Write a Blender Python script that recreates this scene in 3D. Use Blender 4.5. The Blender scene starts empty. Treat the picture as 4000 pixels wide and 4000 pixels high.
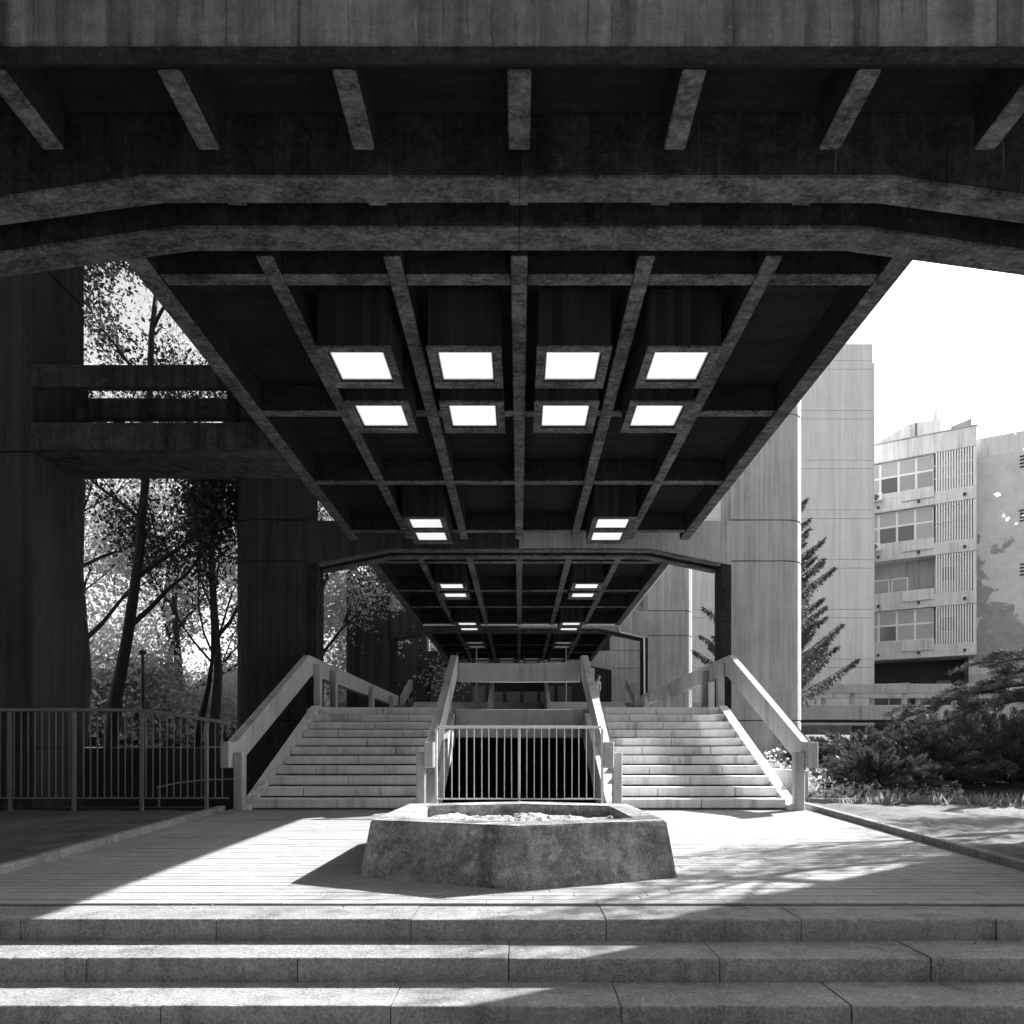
import bpy, bmesh, math, random
import numpy as np
from mathutils import Vector, Matrix
R = math.radians
E = 1.25                      # eye height above the front edge of the plaza
scene = bpy.context.scene
col = scene.collection

# ------------------------------------------------------------------ camera
cam_d = bpy.data.cameras.new('camera')
cam = bpy.data.objects.new('camera', cam_d); col.objects.link(cam)
cam.location = (0, 0, E); cam.rotation_euler = (R(90), 0, 0)
cam_d.sensor_width = 36.0; cam_d.lens = 36.0 * 2600 / 4000
cam_d.shift_x = -28 / 4000.0; cam_d.shift_y = 935 / 4000.0
cam_d.clip_start = 0.05; cam_d.clip_end = 3000
scene.camera = cam

# ------------------------------------------------------------------ light
SUNV = Vector((1.22, 0.72, 1.0)).normalized()
world = bpy.data.worlds.new('World'); scene.world = world; world.use_nodes = True
wn = world.node_tree.nodes; wl = world.node_tree.links
for n in list(wn): wn.remove(n)
sky = wn.new('ShaderNodeTexSky'); sky.sky_type = 'NISHITA'; sky.sun_disc = False
sky.sun_elevation = math.asin(SUNV.z); sky.sun_rotation = math.atan2(SUNV.x, SUNV.y)
sky.air_density = 1.2; sky.dust_density = 2.5
bw = wn.new('ShaderNodeRGBToBW'); bg = wn.new('ShaderNodeBackground'); wo = wn.new('ShaderNodeOutputWorld')
bg.inputs['Strength'].default_value = 0.11
wl.new(sky.outputs[0], bw.inputs[0]); wl.new(bw.outputs[0], bg.inputs['Color']); wl.new(bg.outputs[0], wo.inputs[0])
sun_d = bpy.data.lights.new('sun', 'SUN'); sun_d.energy = 5.0; sun_d.angle = R(0.5)
sun_d.color = (1.0, 0.995, 0.99)
sun = bpy.data.objects.new('sun', sun_d); col.objects.link(sun)
sun.rotation_euler = SUNV.to_track_quat('Z', 'Y').to_euler(); sun.location = (40, 24, 40)
scene.view_settings.view_transform = 'Standard'; scene.view_settings.look = 'None'
scene.view_settings.exposure = 1.85; scene.view_settings.gamma = 1.0
scene.view_settings.use_curve_mapping = False
scene.cycles.use_denoising = True
scene.cycles.max_bounces = 5; scene.cycles.diffuse_bounces = 3; scene.cycles.use_adaptive_sampling = True; scene.cycles.adaptive_threshold = .025; scene.cycles.transparent_max_bounces = 6
scene.cycles.sample_clamp_indirect = 6.0

# ------------------------------------------------------------------ materials
def newmat(name):
    m = bpy.data.materials.new(name); m.use_nodes = True
    nt = m.node_tree
    for n in list(nt.nodes): nt.nodes.remove(n)
    out = nt.nodes.new('ShaderNodeOutputMaterial'); b = nt.nodes.new('ShaderNodeBsdfPrincipled')
    nt.links.new(b.outputs[0], out.inputs[0])
    return m, nt, b, out
class NT:
    def __init__(s, nt): s.nt = nt
    def node(s, t, **k):
        n = s.nt.nodes.new(t)
        for a, v in k.items(): setattr(n, a, v)
        return n
    def link(s, a, b): s.nt.links.new(a, b)
    def math(s, op, a, b=None, c=None, clamp=False):
        n = s.node('ShaderNodeMath', operation=op); n.use_clamp = clamp
        for i, v in enumerate((a, b, c)):
            if v is None: continue
            if isinstance(v, (int, float)): n.inputs[i].default_value = v
            else: s.link(v, n.inputs[i])
        return n.outputs[0]
    def pos(s, scale=(1, 1, 1), loc=(0, 0, 0)):
        g = s.node('ShaderNodeNewGeometry'); m = s.node('ShaderNodeMapping')
        m.inputs['Scale'].default_value = scale; m.inputs['Location'].default_value = loc
        s.link(g.outputs['Position'], m.inputs['Vector']); return m.outputs[0]
    def noise(s, vec, scale, detail=4, rough=0.6):
        n = s.node('ShaderNodeTexNoise'); n.inputs['Scale'].default_value = scale
        n.inputs['Detail'].default_value = detail; n.inputs['Roughness'].default_value = rough
        s.link(vec, n.inputs['Vector']); return n.outputs['Fac']
    def ramp(s, f, stops):
        r = s.node('ShaderNodeValToRGB'); e = r.color_ramp.elements
        e[0].position, e[0].color = stops[0][0], (stops[0][1],) * 3 + (1,)
        e[1].position, e[1].color = stops[-1][0], (stops[-1][1],) * 3 + (1,)
        for p, v in stops[1:-1]:
            x = e.new(p); x.color = (v, v, v, 1)
        s.link(f, r.inputs[0]); return r.outputs[0]
    def smooth(s, f, a, b):
        n = s.node('ShaderNodeMapRange', interpolation_type='SMOOTHSTEP')
        n.inputs['From Min'].default_value = a; n.inputs['From Max'].default_value = b
        s.link(f, n.inputs['Value']); return n.outputs[0]

def concrete(name, base, mott=0.5, streak=0.0, board=None, board_w=0.12, board_amt=0.25, line=0.35,
             light=0.0, light_v=0.5, stain=0.0, pores=0.25, bump=0.4, rough=0.9, grain=0.25, coarse=0.0, wear=0.0):
    m, nt, b, out = newmat(name); T = NT(nt)
    p = T.pos()
    n1 = T.noise(p, 0.9, 5, .65); n2 = T.noise(p, 6.0, 6, .7); n3 = T.noise(p, 55.0, 3, .6)
    f = T.math('MULTIPLY_ADD', T.math('SUBTRACT', n1, .5), mott * 2.0, 1.0)
    f = T.math('ADD', f, T.math('MULTIPLY', T.math('SUBTRACT', n2, .5), mott * 1.2))
    f = T.math('ADD', f, T.math('MULTIPLY', T.math('SUBTRACT', n3, .5), grain * 2))
    h = T.math('ADD', T.math('MULTIPLY', n2, .6), T.math('MULTIPLY', n3, .35))
    sv = T.noise(T.pos((7, 7, .35)), 1.0, 5, .65)
    if streak:
        f = T.math('ADD', f, T.math('MULTIPLY', T.math('SUBTRACT', sv, .5), streak * 2.4))
    if board:
        g = T.node('ShaderNodeNewGeometry'); s = T.node('ShaderNodeSeparateXYZ'); T.link(g.outputs['Position'], s.inputs[0])
        if board == 'v':
            sn = T.node('ShaderNodeSeparateXYZ'); T.link(g.outputs['True Normal'], sn.inputs[0])
            k = T.math('GREATER_THAN', T.math('MAXIMUM', T.math('ABSOLUTE', sn.outputs[0]), T.math('ABSOLUTE', sn.outputs[2])), .72)
            mx0 = T.node('ShaderNodeMix'); mx0.data_type = 'FLOAT'; T.link(k, mx0.inputs[0]); T.link(s.outputs[0], mx0.inputs[2]); T.link(s.outputs[1], mx0.inputs[3])
            c = mx0.outputs[0]
        else: c = s.outputs[1]
        c = T.math('DIVIDE', c, board_w)
        wob = T.math('MULTIPLY', T.noise(p, 1.3, 2), .3)
        c = T.math('ADD', c, wob)
        fl = T.math('FLOOR', c); fr = T.math('FRACT', c)
        w = T.node('ShaderNodeTexWhiteNoise', noise_dimensions='1D'); T.link(fl, w.inputs['W'])
        f = T.math('ADD', f, T.math('MULTIPLY', T.math('SUBTRACT', w.outputs[0], .5), board_amt * 2))
        e = T.math('MINIMUM', fr, T.math('SUBTRACT', 1.0, fr))
        ln = T.math('SUBTRACT', 1.0, T.smooth(e, 0.0, .09))
        brk = T.smooth(T.noise(T.pos((3, 3, 1.1)), 1.0, 4), .42, .62)
        ln = T.math('MULTIPLY', ln, brk)
        f = T.math('SUBTRACT', f, T.math('MULTIPLY', ln, line))
        h = T.math('SUBTRACT', T.math('ADD', h, T.math('MULTIPLY', w.outputs[0], .5)), T.math('MULTIPLY', ln, .8))
    if stain:
        st = T.smooth(T.noise(T.pos((2.2, 2.2, .18), (3, 1, 0)), 1.0, 6, .7), .52, .68)
        f = T.math('SUBTRACT', f, T.math('MULTIPLY', st, stain))
    if pores:
        v = T.node('ShaderNodeTexVoronoi'); v.inputs['Scale'].default_value = 22.0; T.link(p, v.inputs['Vector'])
        po = T.math('SUBTRACT', 1.0, T.smooth(v.outputs['Distance'], .06, .16))
        po = T.math('MULTIPLY', po, T.smooth(n2, .5, .62))
        f = T.math('SUBTRACT', f, T.math('MULTIPLY', po, pores)); h = T.math('SUBTRACT', h, po)
    if wear:
        w1 = T.smooth(T.noise(T.pos((.45, 1.0, 1.0)), 6.5, 9, .75), .38, .66); w2 = T.smooth(T.noise(T.pos((.7, 1, .5), (4, 9, 2)), 26.0, 7, .8), .42, .66)
        wf = T.math('MULTIPLY_ADD', T.math('ADD', T.math('MULTIPLY', w1, .6), T.math('MULTIPLY', w2, .7)), 1.6 * wear, 1.0 - .95 * wear)
        f = T.math('MULTIPLY', T.math('MAXIMUM', f, .15), wf); h = T.math('ADD', h, T.math('MULTIPLY', w2, .5))
    val = T.math('MULTIPLY', f, base)
    if light:
        ls = T.smooth(T.noise(T.pos((16, 16, .8), (7, 2, 5)), 1.0, 6, .75), .60, .72)
        l2 = T.smooth(T.noise(p, 5.0, 8, .8), .60, .70)
        ls = T.math('MAXIMUM', ls, T.math('MULTIPLY', l2, .6))
        mx = T.node('ShaderNodeMix'); mx.data_type = 'FLOAT'
        T.link(T.math('MULTIPLY', ls, light), mx.inputs[0]); T.link(val, mx.inputs[2]); mx.inputs[3].default_value = light_v
        val = mx.outputs[0]
    if coarse:
        v = T.node('ShaderNodeTexVoronoi'); v.inputs['Scale'].default_value = 48.0; T.link(p, v.inputs['Vector'])
        area = T.smooth(T.noise(p, 2.2, 5, .7), .40, .60)
        peb = T.math('SUBTRACT', 1.0, T.smooth(v.outputs['Distance'], .15, .5))
        h = T.math('ADD', h, T.math('MULTIPLY', T.math('MULTIPLY', peb, area), coarse * 3))
        val = T.math('MULTIPLY', val, T.math('MULTIPLY_ADD', T.math('MULTIPLY', T.math('SUBTRACT', peb, .4), area), .9 * coarse, 1.0))
    val = T.math('MAXIMUM', T.math('MINIMUM', val, .82), base * .12)
    T.link(val, b.inputs['Base Color'])
    b.inputs['Roughness'].default_value = rough; b.inputs['Specular IOR Level'].default_value = .25
    bp = T.node('ShaderNodeBump'); bp.inputs['Strength'].default_value = bump; bp.inputs['Distance'].default_value = .02
    T.link(h, bp.inputs['Height']); T.link(bp.outputs[0], b.inputs['Normal'])
    return m
def plain(name, v, rough=.6, metal=0.0, var=.15, bump=0.0, spec=.4):
    m, nt, b, out = newmat(name); T = NT(nt)
    n = T.noise(T.pos(), 9.0, 5, .65)
    val = T.math('MULTIPLY', T.math('MULTIPLY_ADD', T.math('SUBTRACT', n, .5), var * 2, 1.0), v)
    T.link(val, b.inputs['Base Color']); b.inputs['Roughness'].default_value = rough; b.inputs['Metallic'].default_value = metal
    b.inputs['Specular IOR Level'].default_value = spec
    if bump:
        bp = T.node('ShaderNodeBump'); bp.inputs['Strength'].default_value = bump; bp.inputs['Distance'].default_value = .02
        T.link(T.noise(T.pos(), 30.0, 5), bp.inputs['Height']); T.link(bp.outputs[0], b.inputs['Normal'])
    return m
def leafmat(name, v, trans=.35, spread=.5):
    m, nt, b, out = newmat(name); T = NT(nt)
    nt.nodes.remove(b)
    n = T.noise(T.pos(), 7.0, 3, .7)
    val = T.math('MAXIMUM', T.math('MULTIPLY', T.math('MULTIPLY_ADD', T.math('SUBTRACT', n, .5), spread * 3, 1.0), v), .01)
    d = T.node('ShaderNodeBsdfDiffuse'); t = T.node('ShaderNodeBsdfTranslucent'); g = T.node('ShaderNodeBsdfGlossy')
    T.link(val, d.inputs[0]); T.link(T.math('MULTIPLY', val, 1.3), t.inputs[0]); g.inputs['Roughness'].default_value = .45
    g.inputs['Color'].default_value = (.5, .5, .5, 1)
    a = T.node('ShaderNodeMixShader'); a.inputs[0].default_value = trans; T.link(d.outputs[0], a.inputs[1]); T.link(t.outputs[0], a.inputs[2])
    c = T.node('ShaderNodeMixShader'); c.inputs[0].default_value = .06; T.link(a.outputs[0], c.inputs[1]); T.link(g.outputs[0], c.inputs[2])
    T.link(c.outputs[0], out.inputs[0]); return m
def emit(name, v):
    m, nt, b, out = newmat(name); T = NT(nt)
    n = T.noise(T.pos(), 2.0, 3)
    b.inputs['Base Color'].default_value = (.6, .6, .6, 1); b.inputs['Roughness'].default_value = .4
    b.inputs['Emission Color'].default_value = (1, 1, 1, 1)
    T.link(T.math('MULTIPLY', T.math('MULTIPLY_ADD', T.math('SUBTRACT', n, .5), .12, 1.0), v), b.inputs['Emission Strength'])
    return m
def glass(name, v, rough=.08):
    m, nt, b, out = newmat(name)
    b.inputs['Base Color'].default_value = (v, v, v, 1); b.inputs['Roughness'].default_value = rough
    b.inputs['Specular IOR Level'].default_value = .6
    return m
M = {
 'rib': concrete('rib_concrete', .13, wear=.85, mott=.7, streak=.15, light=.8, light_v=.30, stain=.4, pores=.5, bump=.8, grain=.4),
 'rib_side_shade': concrete('shaded_rib_side_concrete', .017, wear=.6, mott=.6, streak=.4, light=.3, light_v=.10, stain=.3, pores=.4, bump=.6),  # darker copy of rib concrete, shade on the rib sides put into colour
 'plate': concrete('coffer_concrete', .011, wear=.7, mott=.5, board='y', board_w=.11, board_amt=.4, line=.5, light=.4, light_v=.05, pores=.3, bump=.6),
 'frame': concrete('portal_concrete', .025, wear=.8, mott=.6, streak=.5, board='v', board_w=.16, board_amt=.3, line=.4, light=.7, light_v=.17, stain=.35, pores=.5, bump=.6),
 'fascia': concrete('fascia_concrete', .16, wear=.3, mott=.4, streak=1.0, board='v', board_w=.17, board_amt=.2, line=.4, light=.85, light_v=.36, stain=.4, pores=.6, bump=.6),
 'bridge': concrete('footbridge_concrete', .06, wear=.4, mott=.45, streak=1.0, board='v', board_w=.17, board_amt=.2, line=.4, light=.85, light_v=.3, stain=.5, pores=.5, bump=.6),
 'box': concrete('light_box_concrete', .02, .4, .3, 'v', .1, .4, .4, light=.2, light_v=.06, pores=.3),
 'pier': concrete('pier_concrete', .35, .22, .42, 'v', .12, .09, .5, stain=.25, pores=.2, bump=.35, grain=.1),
 'pier_shade': concrete('shaded_stained_pier_concrete', .05, .35, .5, 'v', .12, .15, .3, light=.3, light_v=.28, stain=.5, pores=.3, bump=.4, grain=.15),  # streak-stained pier concrete with the park-side shade put into its base colour
 'parapet': concrete('parapet_concrete', .42, .3, .3, None, stain=.35, pores=.6, bump=.3, grain=.12),
 'slab': concrete('stair_slab_stone', .74, .22, .25, None, stain=.38, pores=.3, bump=.35, grain=.12),
 'steps': concrete('front_step_stone', .30, .4, .25, None, stain=.35, pores=.4, bump=.7, grain=.9, wear=.25),
 'paver': concrete('paver_stone', .31, .35, 0, None, pores=.2, bump=.4, grain=.35, wear=.12),
 'planter': concrete('planter_pebble_concrete', .50, wear=.55, mott=.5, streak=.15, stain=.45, pores=.3, bump=.9, grain=.4, coarse=1.0),
 'dirt': concrete('bare_dirt', .115, .6, 0, None, pores=.4, bump=.9, grain=.6, coarse=.5),
 'soil': concrete('planter_soil', .36, .6, 0, None, pores=.4, bump=1.0, grain=.9, coarse=.8),
 'grout': plain('dark_joint', .10, .95),
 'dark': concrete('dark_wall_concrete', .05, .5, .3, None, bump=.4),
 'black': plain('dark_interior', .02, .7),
 'tower': concrete('tower_concrete', .62, .12, .22, 'v', .3, .05, .14, stain=.10, pores=.1, bump=.2, grain=.06),
 'plaster': concrete('peeled_plaster', .42, .3, .2, None, stain=.35, pores=.2, bump=.4, grain=.1, light=.6, light_v=.6),
 'plaster_b': concrete('balcony_plaster', .64, .15, .35, None, stain=.3, pores=.1, bump=.2, grain=.06),
 'white': plain('white_paint', .82, .45, 0, .08),
 'metal': plain('grey_painted_steel', .20, .5, .0, .35, .2),
 'metal_w': plain('pale_painted_steel', .62, .5, .0, .25, .2),
 'darkmetal': plain('dark_steel', .05, .5, .3),
 'glass': glass('window_glass', .30), 'glass_d': glass('dark_window_glass', .10), 'blind': plain('window_blind', .42, .7, 0, .05),
 'lit': emit('lit_diffuser', 0.22), 'unlit': emit('dim_diffuser', 0.03),
 'bark': concrete('tree_bark', .045, .5, .6, None, bump=1.0, pores=0), 'bark_pale': concrete('pale_bark', .3, .4, .3, None, bump=.5, pores=0),
 'leaf': leafmat('broad_leaf', .045, .4), 'leaf_far': leafmat('park_leaf', .34, .5, .7), 'leaf_bright': leafmat('pale_leaf', .58, .5, .6),
 'needle': leafmat('conifer_needle', .08, .15, .6), 'juniper': leafmat('juniper_needle', .09, .15, .6), 'grass': leafmat('grass_blade', .28, .35),
 'ivy': leafmat('ground_cover_leaf', .5, .35),
 'skin': plain('skin', .6, .6, 0, .05), 'hair': plain('brown_hair', .10, .6, 0, .3), 'cloth_l': plain('pale_cloth', .8, .8, 0, .08), 'cloth_d': plain('dark_cloth', .05, .8, 0, .1),
}

def peeled():
    m, nt, b, out = newmat('peeling_wall_plaster'); T = NT(nt); p = T.pos()
    g = T.node('ShaderNodeNewGeometry'); s = T.node('ShaderNodeSeparateXYZ'); T.link(g.outputs['Position'], s.inputs[0])
    hz = T.math('MULTIPLY', T.math('SUBTRACT', s.outputs[2], 10.0), .018)
    n = T.math('ADD', T.noise(p, .32, 8, .62), hz); k = T.smooth(n, .462, .492)
    coat = T.math('MULTIPLY_ADD', T.math('SUBTRACT', T.noise(p, 1.1, 6, .7), .5), .35, .56); und = T.math('MULTIPLY_ADD', T.math('SUBTRACT', T.noise(p, 2.5, 7, .75), .5), .35, .30)
    mx = T.node('ShaderNodeMix'); mx.data_type = 'FLOAT'; T.link(k, mx.inputs[0]); T.link(und, mx.inputs[2]); T.link(coat, mx.inputs[3])
    T.link(mx.outputs[0], b.inputs['Base Color']); b.inputs['Roughness'].default_value = .9
    bp = T.node('ShaderNodeBump'); bp.inputs['Strength'].default_value = .6; bp.inputs['Distance'].default_value = .05
    T.link(T.math('ADD', k, T.math('MULTIPLY', T.noise(p, 6, 5, .7), .6)), bp.inputs['Height']); T.link(bp.outputs[0], b.inputs['Normal']); return m
M['peel'] = peeled()

# ------------------------------------------------------------------ helpers
def link(o, parent=None):
    col.objects.link(o)
    if parent is not None:
        o.parent = parent; o.matrix_parent_inverse = parent.matrix_basis.inverted()
    return o
def tag(o, label=None, cat=None, group=None, kind=None):
    if label: o['label'] = label
    if cat: o['category'] = cat
    if group: o['group'] = group
    if kind: o['kind'] = kind
    return o
def thing(name, loc, label, cat, group=None):
    o = bpy.data.objects.new(name, None); o.empty_display_size = .2; o.location = loc
    col.objects.link(o); return tag(o, label, cat, group)
def mesh_obj(name, me, mat, parent=None, loc=None, kind=None):
    o = bpy.data.objects.new(name, me)
    if mat is not None and len(me.materials) == 0: me.materials.append(M[mat] if isinstance(mat, str) else mat)
    if loc: o.location = loc
    link(o, parent)
    if kind: o['kind'] = kind
    return o
def bm_mesh(name, bm, bevel=0.0, smooth=False, seg=1):
    if bevel:
        bmesh.ops.bevel(bm, geom=list(bm.edges), offset=bevel, segments=seg, affect='EDGES', clamp_overlap=True, profile=.5)
    bmesh.ops.recalc_face_normals(bm, faces=bm.faces)
    me = bpy.data.meshes.new(name); bm.to_mesh(me); bm.free()
    if smooth:
        for p in me.polygons: p.use_smooth = True
    return me
def box_bm(x0, x1, y0, y1, z0, z1, bm=None):
    bm = bm or bmesh.new()
    v = [bm.verts.new((x, y, z)) for z in (z0, z1) for y in (y0, y1) for x in (x0, x1)]
    for f in ((0, 2, 3, 1), (4, 5, 7, 6), (0, 1, 5, 4), (2, 6, 7, 3), (0, 4, 6, 2), (1, 3, 7, 5)):
        bm.faces.new([v[i] for i in f])
    return bm
def box(name, x0, x1, y0, y1, z0, z1, mat, parent=None, bevel=.008, kind=None):
    return mesh_obj(name, bm_mesh(name, box_bm(min(x0, x1), max(x0, x1), min(y0, y1), max(y0, y1), z0, z1), bevel), mat, parent, kind=kind)
def hexa_bm(bot, top, bm=None):
    bm = bm or bmesh.new()
    n = len(bot)
    a = [bm.verts.new(p) for p in bot]; b = [bm.verts.new(p) for p in top]
    bm.faces.new(a[::-1]); bm.faces.new(b)
    for i in range(n): bm.faces.new((a[i], a[(i + 1) % n], b[(i + 1) % n], b[i]))
    return bm
def prism(name, poly, axis, a0, a1, mat, parent=None, bevel=.01, kind=None):
    """poly in the two other axes (x: (y,z); y: (x,z); z: (x,y))"""
    def P(p, a):
        return {'x': (a, p[0], p[1]), 'y': (p[0], a, p[1]), 'z': (p[0], p[1], a)}[axis]
    bm = hexa_bm([P(p, a0) for p in poly], [P(p, a1) for p in poly])
    return mesh_obj(name, bm_mesh(name, bm, bevel), mat, parent, kind=kind)
def np_mesh(name, verts, faces4):
    me = bpy.data.meshes.new(name)
    verts = np.asarray(verts, np.float32); faces4 = np.asarray(faces4, np.int32)
    nf, k = faces4.shape
    me.vertices.add(len(verts)); me.vertices.foreach_set('co', verts.ravel())
    me.loops.add(nf * k); me.loops.foreach_set('vertex_index', faces4.ravel())
    me.polygons.add(nf); me.polygons.foreach_set('loop_start', np.arange(0, nf * k, k, dtype=np.int32))
    me.polygons.foreach_set('loop_total', np.full(nf, k, np.int32))
    me.polygons.foreach_set('use_smooth', np.zeros(nf, bool)); me.update(calc_edges=True); return me
def tubes(lines, sides=6):
    V, F = [], []; base = 0
    for pts, rad in lines:
        pts = [Vector(p) for p in pts]; n = len(pts)
        for i, p in enumerate(pts):
            t = (pts[min(i + 1, n - 1)] - pts[max(i - 1, 0)])
            if t.length < 1e-6: t = Vector((0, 0, 1))
            t.normalize()
            a = t.cross(Vector((0, 0, 1)) if abs(t.z) < .9 else Vector((1, 0, 0))).normalized(); b = t.cross(a)
            for k in range(sides):
                an = 2 * math.pi * k / sides
                V.append(p + (a * math.cos(an) + b * math.sin(an)) * rad[i])
        for i in range(n - 1):
            for k in range(sides):
                F.append((base + i * sides + k, base + i * sides + (k + 1) % sides, base + (i + 1) * sides + (k + 1) % sides, base + (i + 1) * sides + k))
        base += n * sides
    return [tuple(v) for v in V], F
def tube_obj(name, lines, mat, parent=None, sides=6, smooth=True):
    v, f = tubes(lines, sides); me = np_mesh(name, v, f)
    if smooth: me.polygons.foreach_set('use_smooth', [True] * len(me.polygons))
    return mesh_obj(name, me, mat, parent)
def leaves(name, cen, size, rng, mat, parent=None, kind=None, aspect=.5, up=None, dirs=None):
    n = len(cen); cen = np.asarray(cen, float)
    if dirs is None: d = rng.normal(size=(n, 3))
    else: d = np.asarray(dirs, float) + rng.normal(size=(n, 3)) * .35
    if up is not None: d[:, 2] += up
    d /= np.linalg.norm(d, axis=1)[:, None] + 1e-9
    r = rng.normal(size=(n, 3)); s = np.cross(d, r); s /= np.linalg.norm(s, axis=1)[:, None] + 1e-9
    L = (size * rng.uniform(.6, 1.4, n))[:, None]; nn = np.cross(d, s)
    v = np.stack([cen, cen + d * L * .5 + s * L * aspect * .5 + nn * L * .06, cen + d * L, cen + d * L * .5 - s * L * aspect * .5 + nn * L * .06], 1).reshape(-1, 3)
    f = np.arange(4 * n).reshape(-1, 4)
    return mesh_obj(name, np_mesh(name, v, f), mat, parent, kind=kind)
def zp(y): return 0.0377 * (y - 4.96)

# ------------------------------------------------------------------ setting: ground
def quad_sheet(name, pts, mat, nx=1, ny=1, fn=None):
    """bilinear patch with optional relief"""
    a, b, c, d = [Vector(p) for p in pts]; V = []
    for j in range(ny + 1):
        for i in range(nx + 1):
            u, v = i / nx, j / ny
            p = (a * (1 - u) + b * u) * (1 - v) + (d * (1 - u) + c * u) * v
            if fn: p.z += fn(p.x, p.y)
            V.append(tuple(p))
    F = [(j * (nx + 1) + i, j * (nx + 1) + i + 1, (j + 1) * (nx + 1) + i + 1, (j + 1) * (nx + 1) + i) for j in range(ny) for i in range(nx)]
    o = mesh_obj(name, np_mesh(name, V, F), mat); o['kind'] = 'structure'
    return o
from mathutils import noise as mnoise
def bumpy(a, s=2.0): return lambda x, y: a * mnoise.noise(Vector((x * s, y * s, 3.1)))
def ground_frame():
    X0, X1, Y0, Y1 = -60, 70, -30, 130
    V = [(-900, -900, -.72), (900, -900, -.72), (900, 1500, -.72), (-900, 1500, -.72), (X0, Y0, -.72), (X1, Y0, -.72), (X1, Y1, -.72), (X0, Y1, -.72)]
    F = [(0, 1, 5, 4), (1, 2, 6, 5), (2, 3, 7, 6), (3, 0, 4, 7)]
    o = mesh_obj('ground', np_mesh('ground', V, F), 'dirt'); o['kind'] = 'structure'
ground_frame()
quad_sheet('street_ground', [(-60, -30, -.70), (70, -30, -.70), (70, 4.2, -.70), (-60, 4.2, -.70)], 'steps')
quad_sheet('dirt_bed_left', [(-60, 5.38, zp(5.4) + .02), (-5.13, 5.38, zp(5.4) + .02), (-5.13, 10.98, zp(11) + .05), (-60, 10.98, zp(11) + .05)], 'dirt', 160, 24, bumpy(.03))
quad_sheet('dirt_bed_right', [(5.13, 5.38, zp(5.4) + .0), (70, 5.38, zp(5.4) + .0), (70, 12.02, zp(12) + .06), (5.13, 12.02, zp(12) + .06)], 'dirt', 200, 30, bumpy(.035, 2.5))
def rise(x, y): return .035 * mnoise.noise(Vector((x, y, 1))) + 1.5 * min(1.0, max(0.0, (y - 12.2) / 10)) ** .8
quad_sheet('planted_slope', [(5.3, 12.12, .30), (70, 12.12, .30), (70, 130, .5), (5.3, 130, .5)], 'dirt', 60, 120, rise)
quad_sheet('park_ground', [(-60, 15.3, 1.30), (-5.3, 15.3, 1.30), (-5.3, 130, 2.6), (-60, 130, 2.6)], 'dirt', 60, 60, bumpy(.12, .5))
quad_sheet('sunken_floor', [(-60, 10.9, -2.5), (5.2, 10.9, -2.5), (5.2, 60, -2.5), (-60, 60, -2.5)], 'dark')
box('retaining_wall', -60, -5.2, 15.05, 15.3, -2.5, 1.33, 'dark', None, .01)
tag(bpy.data.objects['retaining_wall'], 'low dark retaining wall below the park trees', 'wall')
o = box('bed_edge_wall', -60, -5.16, 10.98, 11.12, -2.5, zp(11) + .10, 'dark', None, .01); tag(o, 'concrete edge of the bare dirt bed under the steel railing', 'wall')
o = box('side_wall', 5.07, 5.28, 12.14, 60, -2.5, .9, 'pier', None, .01); tag(o, 'concrete side wall of the sunken passage beside the planted slope', 'wall')
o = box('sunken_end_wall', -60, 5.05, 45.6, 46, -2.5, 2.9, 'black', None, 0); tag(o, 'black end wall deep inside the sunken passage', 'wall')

# plaza pavement ------------------------------------------------------
def pave():
    rng = random.Random(5)
    base = thing('plaza_pavement', (0, 8, 0), None, None); base['kind'] = 'structure'
    V = [(-5.0, 5.385, zp(5.385) - .012), (5.0, 5.385, zp(5.385) - .012), (5.0, 11.7, zp(11.7) - .012), (-5.0, 11.7, zp(11.7) - .012)]
    mesh_obj('joint_bed', np_mesh('joint_bed', V, [(0, 1, 2, 3)]), 'grout', base)
    y = 5.392; cnt = 0; SV, SF = [], []; RW = .122
    while y < 11.66:
        x = -5.0 - rng.random() * .8
        while x < 5.0:
            L = rng.choice((.62, .74, .9, .9, 1.05))
            x0, x1 = max(x, -5.0) + .002, min(x + L, 5.0) - .002
            x += L
            if x1 - x0 < .05: continue
            dz = rng.uniform(-.0012, .0018); g = .008
            y0, y1 = y + g, y + RW - g * .2
            b = [(x0, y0, zp(y0) - .03), (x1, y0, zp(y0) - .03), (x1, y1, zp(y1) - .03), (x0, y1, zp(y1) - .03)]
            t = [(p[0], p[1], zp(p[1]) + dz) for p in b]
            if cnt < 296:
                mesh_obj('paver', bm_mesh('paver', hexa_bm(b, t), .002), 'paver', base); cnt += 1
            else:
                n = len(SV); SV += b + t
                SF += [(n + 4, n + 5, n + 6, n + 7), (n, n + 1, n + 5, n + 4), (n + 1, n + 2, n + 6, n + 5), (n + 2, n + 3, n + 7, n + 6), (n + 3, n, n + 4, n + 7)]
        y += RW
    mesh_obj('distant_pavers', np_mesh('distant_pavers', SV, SF), 'paver', base, kind='stuff')
pave()
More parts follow.
